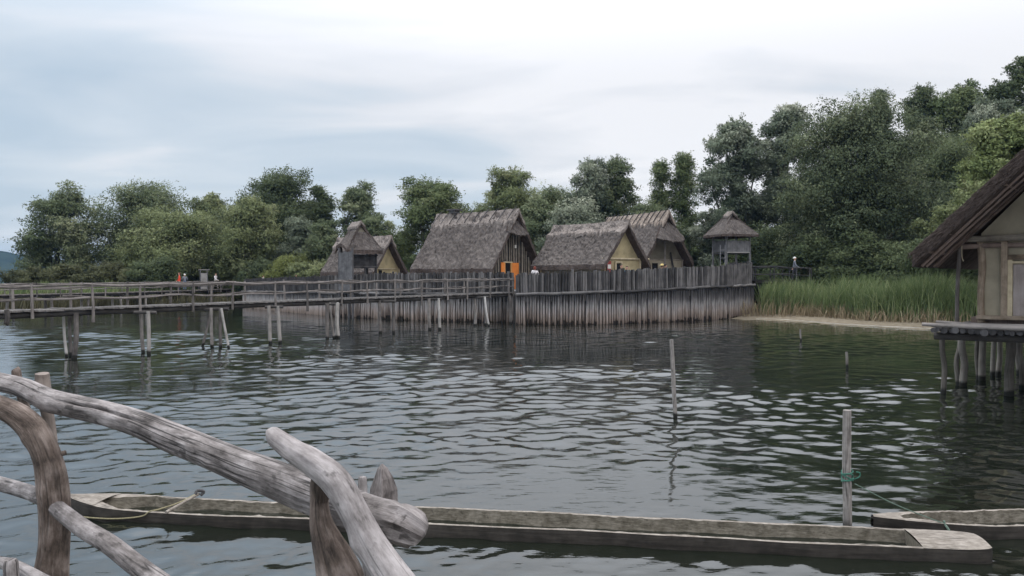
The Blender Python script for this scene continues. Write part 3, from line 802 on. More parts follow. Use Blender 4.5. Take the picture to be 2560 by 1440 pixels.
# ------------------------------------------------------------------ lookout towers
def tower_roof(root, fr, a, b, urn, urf, zr, ze, ug, fg, th, seed, lift=None, smooth=False):
    """hipped roof with a small closed gablet towards us"""
    g = Geo(); g_ = lambda *q: np.array(fr(*q))
    rn, rf = g_(urn, 0, zr), g_(urf, 0, zr)
    ro = .035 if not smooth else .015
    slab(g, rf, rn, g_(b, a, ze), g_(-b, a, ze), th, 26, 16, ro, seed, lift=lift, edge_mi=1, sag=.08)
    slab(g, rf, rn, g_(b, -a, ze), g_(-b, -a, ze), th, 26, 16, ro, seed + 1, edge_mi=1, sag=.08)
    cl, cr = g_(b, a, ze), g_(b, -a, ze)
    tl, tr_ = rn + (cl - rn) * fg, rn + (cr - rn) * fg
    ins = -.12 * fr.du
    slab(g, tl + ins, tr_ + ins, cr, cl, th, 22, 12, ro, seed + 2, edge_mi=1)
    if urf > -b + .05:
        slab(g, rf, rf + .02 * fr.dv, g_(-b, a, ze), g_(-b, -a, ze), th, 16, 12, ro, seed + 4, edge_mi=1)
    roof = part(g, 'roof', [M['thatch'], M['thatch_edge']], root)
    g = Geo(); q = [tl + ins * 2.2, tr_ + ins * 2.2, rn + ins * 3 - np.array([0, 0, th])]
    bk = [x - .06 * fr.du for x in q]
    g.add(np.array(q + bk), [(0, 1, 2), (5, 4, 3), (0, 3, 4, 1), (1, 4, 5, 2), (2, 5, 3, 0)], np.array([(0, 0), (1, 0), (.5, 1)] * 2))
    part(g, 'gablet', M['daub_grey'] if not smooth else M['thatch_edge'], roof)  # right tower: panel coloured darker to read as a shaded recess
    g = Geo()
    for k, sg in enumerate((1, -1)):
        slab(g, g_(urf - .03, 0, zr + .09), g_(urn + .06, 0, zr + .09), g_(urn + .15, sg * a * .24, zr + (ze - zr) * .2 + .08), g_(urf - .03, sg * a * .24, zr + (ze - zr) * .2 + .08), .1, 20, 5, .02, seed + 8 + k, rag=.1, sag=.04)
    part(g, 'ridge_cap', M['ridge'], roof)
    return roof
def boards(root, fr, u0, v0, u1, v1, z0, z1, n, name, m, seed=0):
    g = Geo(); r = random.Random(seed); A, B = np.array([u0, v0]), np.array([u1, v1]); wd = np.linalg.norm(B - A) / n
    for i in range(n):
        c = A + (B - A) * (i + .5) / n; t0, t1 = z0 + r.uniform(-.02, .02), z1 + r.uniform(-.03, .03)
        d = nrm(fr(*B, 0) - fr(*A, 0))
        g.box(fr(c[0], c[1], (t0 + t1) / 2) + np.cross(d, [0, 0, 1]) * r.uniform(-.006, .006), (wd * .95, .035, t1 - t0), [d, np.cross([0, 0, 1], d), [0, 0, 1]])
    return part(g, name, M[m], root)
def towers():
    D = 57.6; x, y = OX(896, D); fr = Frame((x, y), math.radians(28))
    root = empty('lookout_tower', fr(0, 0, 0), 'lookout tower with shaggy arched roof beside the tall plank shield', 'lookout tower', 'thatched lookout towers')
    lift = lambda s, t: .45 * np.clip(np.sin(np.pi * np.clip((s - .02) / .96, 0, 1)), 0, 1) ** .7 * np.clip((t - .55) / .45, 0, 1) ** 1.5 * (s > .1)
    tower_roof(root, fr, 1.30, 1.50, .65, -1.50, 6.62, 4.64, .7, .36, .13, 101, lift)
    for u, v in ((.95, .95), (.95, -.95), (-.95, .95), (-.95, -.95)):
        pole_part(root, fr, (u, v, -.8), (u, v, 4.95), .095, 'corner_post', 'dark_wood', .01, int(u * 10 + v * 3 + 30))
    boards(root, fr, .98, .86, .98, -.86, 3.52, 4.26, 9, 'parapet', 'dark_wood', 4)
    boards(root, fr, .9, .98, -.9, .98, 3.52, 4.26, 9, 'parapet', 'dark_wood', 5)
    boards(root, fr, .86, -.99, -.86, -.99, 3.52, 4.26, 9, 'parapet', 'dark_wood', 6)
    pole_part(root, fr, (.99, 1.1, 4.30), (.99, -1.1, 4.30), .05, 'handrail', 'dark_wood', .01, 9)
    pole_part(root, fr, (.99, 1.1, 3.46), (.99, -1.1, 3.46), .07, 'floor_beam', 'dark_wood', .01, 10)
    pole_part(root, fr, (.9, -.25, -.8), (.9, -.2, 3.5), .075, 'post', 'dark_wood', .02, 11)
    g = Geo(); g.box(fr(0, 0, 3.44), (1.9, 1.9, .08), fr.axes()); part(g, 'floor', M['dark_wood'], root)
    g = Geo(); q = fr(1.4, 1.0, 0)
    a, b = P(847, 630, 55.9), P(881, 630, 55.4); d = nrm(b - a)
    wd = np.linalg.norm(b - a) / 6
    for i in range(6):
        c = a + d * wd * (i + .5); z1 = 4.42 + .02 * i + random.Random(i).uniform(-.04, .04)
        g.box(np.array([c[0], c[1], (1.86 + z1) / 2]), (wd * .94, .045, z1 - 1.86), [d, np.cross([0, 0, 1], d), [0, 0, 1]])
    part(g, 'plank_shield', M['grey_wood'], root)
    for c, n_ in ((a, 0), (b, 1)):
        g = Geo(); g.tube([np.array([c[0], c[1] + .10, -.8]), np.array([c[0], c[1] + .10, 2]), np.array([c[0], c[1] + .10, 4.75])], .07, 7, 2, .015, seed=n_); part(g, 'shield_post', M['dark_wood'], root, 50)
    # right tower
    D = 60.5; x, y = OX(1826, D); fr = Frame((x, y), math.radians(13))
    root = empty('lookout_tower', fr(0, 0, 0), 'lookout tower with smooth hipped roof at the right end of the palisade', 'lookout tower', 'thatched lookout towers')
    tower_roof(root, fr, 1.46, 1.50, .25, -.50, 7.56, 5.86, .3, .36, .11, 131, None, True)
    for u, v in ((.95, .82), (.95, -1.02), (-.9, .95), (-.9, -.95)):
        pole_part(root, fr, (u, v, .2), (u, v, 6.15), .085, 'corner_post', 'grey_wood', .01, int(u * 10 + v * 3 + 50))
    boards(root, fr, .98, .74, .98, -.95, 4.58, 5.42, 9, 'parapet', 'grey_wood', 4)
    boards(root, fr, .9, -1.0, -.9, -1.0, 4.58, 5.42, 9, 'parapet', 'grey_wood', 5)
    boards(root, fr, .9, .88, -.9, .95, 4.58, 5.42, 9, 'parapet', 'grey_wood', 6)
    pole_part(root, fr, (1.0, .85, 4.55), (1.0, -1.0, 4.55), .05, 'floor_beam', 'plank', .01, 10)
    g = Geo(); g.box(fr(0, 0, 4.5), (1.9, 1.85, .08), fr.axes()); part(g, 'floor', M['dark_wood'], root)
    lad = Geo()
    for v in (1.32, .95): lad.tube([fr(1.0, v, .3), fr(.98, v, 5.1)], .035, 6)
    for z in np.arange(2.4, 5.1, .58): lad.tube([fr(1.0, 1.38, z), fr(1.0, .9, z)], .028, 6)
    part(lad, 'ladder', M['grey_wood'], root, 50)
towers()

# ------------------------------------------------------------------ palisade
def palisade(label, path, ztop, zmid, seed, rails=True, pitch=.165, gate=None):
    path = np.array(path, float)
    seg = np.concatenate([[0], np.cumsum(np.linalg.norm(np.diff(path, axis=0), axis=1))])
    root = empty('palisade', (path[len(path) // 2][0], path[len(path) // 2][1], 0), label, 'palisade', 'log palisade stretches')
    r = random.Random(seed)
    at = lambda s: np.array([np.interp(s, seg, path[:, 0]), np.interp(s, seg, path[:, 1])])
    def nrm_at(s):
        d = at(min(s + .3, seg[-1])) - at(max(s - .3, 0)); d = d / np.linalg.norm(d); return np.array([d[1], -d[0]])   # towards the lake
    up, low = [], []
    s = .1
    while s < seg[-1] - .05:
        up.append(s); s += pitch * r.uniform(.82, 1.15)
    s = .05
    while s < seg[-1] - .02:
        low.append(s); s += pitch * r.uniform(.72, 1.25)
    def stake(s, z0, z1, rad, off, sd, pointed=False):
        c = at(s) + nrm_at(s) * off; l = r.uniform(-.05, .05); l2 = r.uniform(-.03, .03); g = Geo()
        pts = [np.array([c[0], c[1], z0]), np.array([c[0] + l * .4, c[1] + l2, z0 + (z1 - z0) * .5]), np.array([c[0] + l, c[1] + l2, z1])]
        g.tube(pts, [rad * 1.05, rad, rad * .92], 7, 2, .008, seed=sd)
        return g
    def merge(gs):
        g = Geo()
        for x in gs:
            for v, uv in zip(x.v, x.uv): pass
            o = g.n; V = np.concatenate(x.v); g.v.append(V); g.uv.append(np.concatenate(x.uv)); g.f += [tuple(i + o for i in q) for q in x.f]; g.mi += x.mi; g.n += len(V)
        return g
    for lst, nm, m, kind in ((up, 'upper_stake', 'pal_up', 0), (low, 'lower_stake', 'pal_low', 1)):
        gs = []
        for k, s in enumerate(lst):
            t = s / seg[-1]; zt = np.interp(t, ztop[0], ztop[1]); zm = np.interp(t, zmid[0], zmid[1])
            if kind == 0: gs.append((at(s)[1], stake(s, zm - .45, zt + r.uniform(-.05, .04) + (.12 if r.random() < .03 else 0), r.uniform(.068, .092), 0, seed + k)))
            else: gs.append((at(s)[1], stake(s, -.9, zm + r.uniform(-.02, .10), r.uniform(.052, .080), .15 + r.uniform(-.03, .03), seed + k)))
        gs.sort(key=lambda q: q[0])
        for d, g in gs[:100]: part(g, nm, M[m], root, 55)
        if len(gs) > 100:
            o = part(merge([g for d, g in gs[100:]]), nm, M[m], root, 55); o['kind'] = 'stuff'
    # boards nailed along the break between the two rows
    if rails:
        s = 0.0; k = 0
        while s < seg[-1] - .4:
            e = min(s + r.uniform(2.0, 3.2), seg[-1]); g = Geo(); pts = []
            for q in np.linspace(s, e, 5):
                c = at(q) + nrm_at(q) * .27; z = np.interp(q / seg[-1], zmid[0], zmid[1])
                pts.append([c[0], c[1], z + .05 + r.uniform(-.035, .035)])
            g.tube(pts, .085, 8, 3, .0, seed=k, flat=1.0); part(g, 'rail_board', M['pal_up'], root, 50)
            s = e - .1; k += 1
    if gate is not None:
        g = Geo(); g.tube([[gate[0], gate[1], -.9], [gate[0], gate[1], .6], [gate[0] + .02, gate[1], 1.72]], .13, 9, 2, seed=3); part(g, 'gate_post', M['bridge_dark'], root, 50)
    # dark second row behind, closing the gaps
    g = Geo()
    for s in np.arange(.05, seg[-1], .30):
        c = at(s) - nrm_at(s) * .16; zt = np.interp(s / seg[-1], ztop[0], ztop[1])
        g.tube([[c[0], c[1], -.9], [c[0], c[1], zt - .12]], .15, 6, seed=int(s * 10))
    o = part(g, 'backing_row', M['pal_low'], root, 50)
    return root
palisade('weathered log palisade left of the gate, behind the footbridge rails',
         [(-24.6, 75.5), (-19.5, 67.5), (-12.8, 58.2), (-7.2, 52.9), (-3.2, 50.9), (.12, 50.0)], ([0, .45, .75, 1], [2.62, 2.80, 3.02, 3.06]), ([0, 1], [1.45, 1.70]), 5, gate=(.20, 49.2))
palisade('dark log palisade curving right of the gate to the sandy beach',
         [(.28, 47.9), (2.8, 47.4), (5.4, 48.0), (10.7, 51.4), (14.2, 54.2), (16.6, 57.0), (17.3, 59.5), (17.0, 64)], ([0, .25, .55, .8, 1], [2.98, 3.2, 3.5, 3.82, 3.9]), ([0, .25, .5, .8, 1], [1.72, 1.86, 2.06, 2.22, 2.25]), 77)

# the platform the houses stand on, carried behind the palisade
def village_deck():
    g = Geo()
    poly = np.array([(-23.6, 75.8), (-16.8, 64.6), (-12.2, 58.6), (-6.8, 53.8), (.2, 50.6), (5.2, 49.2), (10.3, 52.3), (16, 57.6), (16.4, 66), (4, 74), (-10, 80)], float)
    n = len(poly); a = np.c_[poly, np.full(n, FLOOR)]; b = np.c_[poly, np.full(n, FLOOR - .2)]
    g.add(np.concatenate([a, b]), [tuple(range(n)), tuple(range(2 * n - 1, n - 1, -1))] + [(i, i + n, (i + 1) % n + n, (i + 1) % n) for i in range(n)],
          np.concatenate([poly, poly]))
    tag(g.build('platform', M['plank']), 'wooden platform floor inside the palisade', None, None, 'structure')
village_deck()

# ------------------------------------------------------------------ footbridges
def footbridge(name, label, pts, zs, width, rail_h, post_step, mats, seed, piles=(), caps=True, both=True, sag=.05, beam=.2, s0=0.0):
    pts = np.array(pts, float); seg = np.concatenate([[0], np.cumsum(np.linalg.norm(np.diff(pts, axis=0), axis=1))]); Lg = seg[-1]
    root = empty(name, (*pts[len(pts) // 2], 0), label, 'footbridge', 'log footbridges over the water')
    r = random.Random(seed)
    def at(s, off=0.0, z=0.0):
        s = min(max(s, 0), Lg); c = np.array([np.interp(s, seg, pts[:, 0]), np.interp(s, seg, pts[:, 1])])
        d = np.array([np.interp(min(s + .5, Lg), seg, pts[:, k]) - np.interp(max(s - .5, 0), seg, pts[:, k]) for k in (0, 1)]); d /= np.linalg.norm(d)
        nn = np.array([d[1], -d[0]])
        return np.array([*(c + nn * off), np.interp(s, seg, zs) + z])
    g = Geo(); s = 0.0
    while s < Lg - .05:
        wd = r.uniform(.10, .17); a, b = at(s + wd / 2, -width / 2 - r.uniform(.0, .10)), at(s + wd / 2, width / 2 + r.uniform(.0, .10))
        dz = np.array([0, 0, r.uniform(-.012, .012) - .03]); g.bar(a + dz, b + dz, wd * .96, .055); s += wd
    part(g, 'deck', M[mats['deck']], root)
    for off in (-width * .40, width * .40):
        g = Geo(); q = np.linspace(0, Lg, max(4, int(Lg / 1.2))); g.tube([at(k, off, -.06 - beam / 2 + r.uniform(-.015, .015)) for k in q], beam / 2, 8, 2); part(g, 'beam', M['bridge_dark'], root, 50)
    for off in ((-width / 2 - .02, width / 2 + .02) if both else (width / 2 + .02,)):
        s = s0; posts = []
        while s < Lg:
            posts.append(s); s += post_step * r.uniform(.85, 1.15)
        if Lg - posts[-1] > .4: posts.append(Lg - .05)
        for k, s in enumerate(posts):
            g = Geo(); lo = -.28 if r.random() < .7 else -.5; t = r.uniform(-.05, .05)
            A, B = at(s, off * 1.04, lo), at(s + t, off * 1.06, rail_h + r.uniform(.02, .12))
            g.tube([A, (A + B) / 2 + np.array([r.uniform(-.02, .02), 0, 0]), B], [r.uniform(.045, .06), .045, .038], 7, 2, .006, seed=seed + k); part(g, 'rail_post', M[mats['rail']], root, 50)
        for hgt, cnt in ((rail_h, 2), (rail_h * .5, 1)):
            for c in range(cnt):
                i = 0
                while i < len(posts) - 1:
                    j = min(i + r.choice((2, 3)), len(posts) - 1)
                    a, b = posts[i] - r.uniform(.1, .4), posts[j] + r.uniform(.1, .5)
                    q = np.linspace(a, b, 7); ph = r.random() * 6
                    p = [at(k, off * (1.0 if hgt == rail_h else .96) + .03 * c, hgt - .04 + c * .05 - sag * math.sin(math.pi * (k - a) / (b - a)) * r.uniform(.3, 1) + .03 * math.sin(k * 2 + ph)) for k in q]
                    g = Geo(); rr = r.uniform(.030, .042); g.tube(p, np.linspace(rr * 1.15, rr * .75, 7), 6, 3, .012, seed=seed + i + 3 * c); part(g, 'handrail' if hgt == rail_h else 'middle_rail', M[mats['rail']], root, 50)
                    i = j
    return root, at, Lg, seg
def front_bridge():
    a, b = np.array([-21.5, 18.3]), np.array([-.05, 49.3])
    u = nrm(b - a); nn = np.array([u[1], -u[0]])
    ctr = lambda p: p - nn * .42                     # the listed piles stand under the near edge
    pts = [ctr(a + (b - a) * k) for k in (0, .2, .4, .6, .8, 1)]
    zs = [1.60, 1.64, 1.69, 1.74, 1.79, 1.86]
    root, at, Lg, seg = footbridge('footbridge', 'long log footbridge with double rails leading to the palisade gate', pts, zs, 1.15, .80, 1.9,
                                   dict(deck='plank', rail='bridge'), 41, sag=.06, beam=.2, s0=.6)
    # trestles: (waterline pixel x, y, pixel x under the deck, radius, pale?)
    T = [[(16, 0, 16, .09, 0)],
         [(165, 893, 157, .055, 1), (183, 896, 181, .098, 0), (173, 890, 170, .07, 0)],
         [(357, 883, 350, .075, 0), (371, 886, 366, .075, 0)],
         [(505, 867, 520, .06, 0), (529, 869, 526, .075, 0), (550, 870, 548, .075, 0), (571, 871, 550, .055, 1)],
         [(676, 860, 670, .085, 0), (700, 859, 693, .085, 0)],
         [(818, 848, 816, .095, 0), (834, 846, 823, .06, 0), (846, 846, 844, .10, 1), (838, 845, 842, .06, 1)],
         [(950, 834, 948, .095, 0), (984, 833, 982, .095, 0)],
         [(1075, 825, 1072, .095, 0), (1099, 825, 1096, .095, 1)],
         [(1188, 815, 1186, .10, 0), (1222, 816, 1212, .07, 1), (1213, 814, 1211, .085, 0)],
         [(1277, 810, 1275, .10, 0)]]
    k = 0
    for tr in T:
        ends = []
        for (x, y, xt, rd, pale) in tr:
            if y == 0:
                c = at(3.2 + 6.6, .4); A = P(16, 812, c[1] * 0 + 25.7); A[2] = 1.30; B = P(16, 775, 25.7)
            else:
                A = PW(x, y); D = A[1]
                zd = float(np.interp(D, [a[1], b[1]], [1.60, 1.86])) - .17
                B = np.array([(xt - 1280) / FPX * D, D + random.Random(k).uniform(0, .25), zd])
            dirv = (A - B) / abs(B[2] - A[2]); A2 = A + dirv * (.9 if y else .02)
            mid = (A + B) / 2 + np.array([random.Random(k).uniform(-.04, .04), 0, 0])
            g = Geo(); g.tube([A2, A, mid, B], [rd * .92, rd * .88, rd * .86, rd * .82], 9, 3, .012, seed=k)
            part(g, 'pile', M['pile_pale' if pale else 'pile'], root, 50); ends.append(B); k += 1
        if len(ends) > 1:
            c = np.mean(ends, axis=0); q = np.array([nn[0], nn[1], 0]); g = Geo()
            hw = max(.45, .5 * abs(ends[-1][0] - ends[0][0]) + .25)
            g.tube([c - np.array([hw * .8, 0, 0.06]), c + [0, .05, -.05], c + np.array([hw * .8, 0.1, -.06])], .06, 8, 2, .01, seed=k); part(g, 'cap_beam', M['bridge_dark'], root, 50)
front_bridge()
def back_bridge():
    pts = [(-46, 52), (-40.2, 60.5), (-34.6, 71), (-31.0, 84), (-29.6, 90)]
    zs = [1.42, 1.42, 1.45, 1.52, 1.6]
    root, at, Lg, seg = footbridge('footbridge', 'far log footbridge crossing low behind the front one on the left', pts, zs, 1.3, .82, 2.1,
                                   dict(deck='bridge', rail='bridge'), 91, sag=.03, s0=.8)
    s = 1.0; k = 0
    while s < Lg:
        for off in (-.45, .45):
            A, B = at(s, off, 0), at(s, off * .9, -.2); A[2] = -.8
            g = Geo(); g.tube([A, (A + B) / 2, B], .10, 8, 2, .02, seed=k); part(g, 'pile', M['pile'], root, 50); k += 1
        g = Geo(); g.tube([at(s, -.8, -.28), at(s, .8, -.28)], .08, 8); part(g, 'cap_beam', M['bridge_dark'], root, 50)
        s += 3.1
    return at
back_at = back_bridge()
def right_bridge():
    root, at, Lg, seg = footbridge('footbridge', 'short log walkway leaving the right end of the palisade', [(17.0, 58.6), (18.8, 58.3), (20.4, 58.9), (21.3, 60.2)], [2.55, 2.55, 2.5, 2.4], 1.2, .95, 1.4,
                                   dict(deck='bridge_dark', rail='dark_wood'), 17, sag=.02, s0=.3)  # shade of the trees put into these darker timber colours
    k = 0
    for s in np.arange(.6, Lg, 1.9):
        for off in (-.4, .4):
            A, B = at(s, off), at(s, off, -.2); A[2] = .1
            g = Geo(); g.tube([A, B], .09, 8, seed=k); part(g, 'pile', M['bridge_dark'], root, 50); k += 1
    return at
right_at = right_bridge()
def gate_frame():
    a, b = P(501, 690, 83.0), P(518, 690, 83.6); z0 = 1.5; z1 = 3.52
    root = empty('wooden_gate', ((a[0] + b[0]) / 2, (a[1] + b[1]) / 2, z0), 'tall grey plank gate in a post frame on the far footbridge', 'gate')
    d = nrm([*(b - a)[:2], 0])
    for c in (a, b):
        g = Geo(); g.tube([[c[0], c[1], z0 - .3], [c[0], c[1], z1]], .06, 7); part(g, 'post', M['grey_wood'], root, 50)
    g = Geo(); g.tube([np.array([a[0], a[1], z1]) - d * .2, np.array([b[0], b[1], z1]) + d * .25], .055, 7); part(g, 'lintel', M['plank'], root, 50)
    g = Geo(); n = 5; Lw = np.linalg.norm((b - a)[:2]); wd = (Lw - .1) / n
    for i in range(n):
        c = np.array([a[0], a[1], 0]) + d * (.05 + wd * (i + .5)); g.box([c[0], c[1], (z0 + z1 - .35) / 2 + .05], (wd * .92, .04, z1 - z0 - .4), [d, np.cross([0, 0, 1], d), [0, 0, 1]])
    part(g, 'boards', M['plank'], root)
gate_frame()

# ------------------------------------------------------------------ stilt house on the right
def stilt_house():
    E0 = np.array([9.02, 18.5]); ph = math.radians(-40); W, L = 3.0, 7.0; sl = .985
    O = E0 - W * np.array([-math.cos(ph), -math.sin(ph)]); ze = 3.28; zr = ze + W * sl
    fr = Frame(O, ph); zf = 1.60
    root = empty('stilt_house', fr(-2, 0, zf), 'thatched house standing on stilts in the water at the right edge', 'house')
    g = Geo()
    for k, sg in enumerate((1, -1)):
        slab(g, fr(-L, 0, zr), fr(0, 0, zr), fr(0, sg * W, ze), fr(-L, sg * W, ze), .24, 60, 44, .03, 201 + k, sag=.06, edge_mi=1)
    # cut straw ends showing along the verge
    r = np.random.default_rng(5); m = 2600
    t = r.random(m); off = r.random(m) * .25; nn = nrm(fr(0, W, ze) - fr(0, 0, zr)); n = nrm(np.cross(fr.du, nn)); n = n if n[2] > 0 else -n
    pv = np.array([fr(0, W * k, zr + (ze - zr) * k) for k in t]) - n * off[:, None] + fr.du * (r.random(m) * .05)[:, None]
    al = nn * 1.0 + fr.du * (.5 * r.random(m))[:, None] + r.normal(size=(m, 3)) * .16; al /= np.linalg.norm(al, axis=1)[:, None]
    g.strips(pv, al, np.tile(n, (m, 1)), .07 + .12 * r.random(m), .005 + .007 * r.random(m), mi=1)
    roof = part(g, 'roof', [M['thatch'], M['thatch_edge']], root)
    zin = lambda v: zr + (ze - zr) * abs(v) / W - .24 / math.cos(math.atan(sl))
    # rafters under the thatch
    for i, u in enumerate((-.35, -.85, -1.4, -1.75)):
        for sg in (1, -1):
            pole_part(root, fr, (u, sg * .05, zin(0) - .09), (u, sg * (W - .12), zin(W - .12) - .09), .038, 'rafter', 'rafter', .01, i * 2 + sg, 8)
    for i, v in enumerate((2.65, 2.25, 1.2, .5)):
        pole_part(root, fr, (-.05, v, zin(v) - .02), (-2.0, v, zin(v) - .02), .03, 'thatch_batten', 'rafter', .008, i + 20, 7)
    uw, hw, zs = -2.03, 1.99, 1.80
    gw = gable_wall(fr, uw, hw, zs, min(zin(hw), 3.75), zin(0)); part(gw, 'gable_wall', M['daub_pale'], root)
    g = Geo()
    for sg in (1, -1): g.bar(fr(uw - .2, sg * (hw - .1), (zs + 3.7) / 2), fr(-L + .8, sg * (hw - .1), (zs + 3.7) / 2), .16, 1.88)
    part(g, 'side_wall', M['daub_pale'], root)
    part(gable_wall(fr, -L + .9, hw, zs, min(zin(hw), 3.75), zin(0)), 'gable_wall', M['daub_pale'], root)
    zb = 3.62
    pole_part(root, fr, (uw + .12, hw + .62, zb), (uw + .12, -hw - .6, zb + .03), .075, 'tie_beam', 'pole_wall', .012, 31, 10)
    pole_part(root, fr, (uw + .04, hw + .5, zb - .17), (uw + .04, -hw - .4, zb - .15), .06, 'tie_beam', 'rafter', .012, 32, 10)
    pole_part(root, fr, (uw + .10, hw + .50, zf), (uw + .10, hw + .42, zb), .045, 'porch_post', 'bridge', .02, 33, 10)
    g = Geo(); g.tube([fr(uw + .05, hw, zs - .15), fr(uw + .05, hw + .012, 2.4), fr(uw + .05, hw - .012, 3.0), fr(uw + .05, hw + .01, zb)], [.085, .075, .085, .075], 10, 4, .012, seed=3); part(g, 'corner_post', M['orange_log'], root, 50)
    bar_part(root, fr, (uw + .06, 1.50, zs), (uw + .06, 1.50, zb), .13, .09, 'door_post', 'orange_log')
    bar_part(root, fr, (uw + .07, 1.38, zs), (uw + .07, 1.38, 3.12), .10, .07, 'door_post', 'cream')
    bar_part(root, fr, (uw + .07, -.25, zs), (uw + .07, -.25, zb), .16, .09, 'door_post', 'orange_log')
    bar_part(root, fr, (uw + .07, 1.42, 3.18), (uw + .07, -.3, 3.2), .09, .12, 'door_lintel', 'orange_log')
    bar_part(root, fr, (uw + .09, 1.40, 3.06), (uw + .09, -.17, 3.06), .05, .05, 'door_lintel', 'cream')
    for v0, v1 in ((1.325, .95), (.94, .57), (.56, -.16)):
        g = Geo(); g.box(fr(uw + .06, (v0 + v1) / 2, 2.42), (.05, abs(v1 - v0) - .012, 1.18), fr.axes()); part(g, 'door_panel', M['door_board'], root)
    bar_part(root, fr, (uw + .10, 2.05, zs - .02), (uw + .10, -2.0, zs - .02), .2, .09, 'sill_beam', 'orange_log')
    g = Geo(); g.tube([fr(uw + .2, hw + .37, 3.5), fr(uw + .22, hw + .36, 3.2), fr(uw + .2, hw + .33, 3.1)], .012, 5, 3); part(g, 'hanging_cord', M['cream'], root)
    # earth floor between wall and deck logs
    g = Geo(); g.box(fr((uw - L) / 2, 0, zf + .09), (L + uw, 4.4, .16), fr.axes()); part(g, 'floor', M['rafter'], root)
    # deck of logs, their ends towards us
    rr = random.Random(4)
    v = 2.70; k = 0
    while v > -3.2:
        d = rr.uniform(.10, .16); g = Geo(); e = -.30 + rr.uniform(-.10, .16); z = zf - .075 + rr.uniform(-.02, .02)
        g.tube([fr(e, v - d / 2, z), fr(-2.2, v - d / 2 + rr.uniform(-.03, .03), z), fr(-L, v - d / 2, z)], [d / 2, d / 2 * 1.04, d / 2], 9, 4, .01, seed=k); part(g, 'deck_log', M['dark_wood'], root, 50); v -= d * 1.0; k += 1
    for i, (u, e) in enumerate(((-.55, 0), (-.25, .14), (-1.0, .08))):
        g = Geo(); g.tube([fr(u, 2.72 + .12 * (i == 1), zf + .02 + .03 * i), fr(u, 1, zf + .035), fr(u + e, -1.2, zf + .05), fr(u, -3.2, zf + .03)], [.04, .055, .05, .05], 8, 5, .02, seed=i); part(g, 'deck_pole', M['bridge'], root, 50)
    for i, u in enumerate((-.75, -2.4, -4.4, -6.4)):
        g = Geo(); g.tube([fr(u, 2.7, zf - .23), fr(u, 0, zf - .24), fr(u, -3.2, zf - .23)], .085, 9, 3, .015, seed=i); part(g, 'cross_beam', M['bridge_dark'], root, 50)
    S = [(2360, 984, 2357, .075, 0), (2397, 964, 2399, .075, 0), (2409, 966, 2411, .11, 0), (2446, 950, 2447, .07, 0), (2456, 952, 2460, .105, 0),
         (2484, 941, 2484, .075, 0), (2498, 939, 2501, .085, 0), (2524, 990, 2528, .125, 1), (2549, 935, 2547, .085, 0), (2556, 975, 2553, .07, 0),
         (2590, 1000, 2585, .12, 0), (2640, 1010, 2640, .11, 0), (2600, 930, 2600, .1, 0)]
    for i, (x, y, xt, rd, crook) in enumerate(S):
        A = PW(x, y); D = A[1]; B = np.array([(xt - 1280) / FPX * D, D, zf - .16]); A2 = A.copy(); A2[2] = -1.3
        q = random.Random(i)
        m1 = A + (B - A) * .4 + np.array([q.uniform(-.06, .06), q.uniform(-.03, .03), 0]); m2 = A + (B - A) * .7 + np.array([q.uniform(-.05, .05), 0, 0])
        g = Geo(); g.tube([A2, A, m1, m2, B], [rd * .9, rd * .85, rd * .8, rd * .78, rd * .85], 10, 5, .008, seed=i); part(g, 'stilt', M['stilt'], root, 50)
stilt_house()

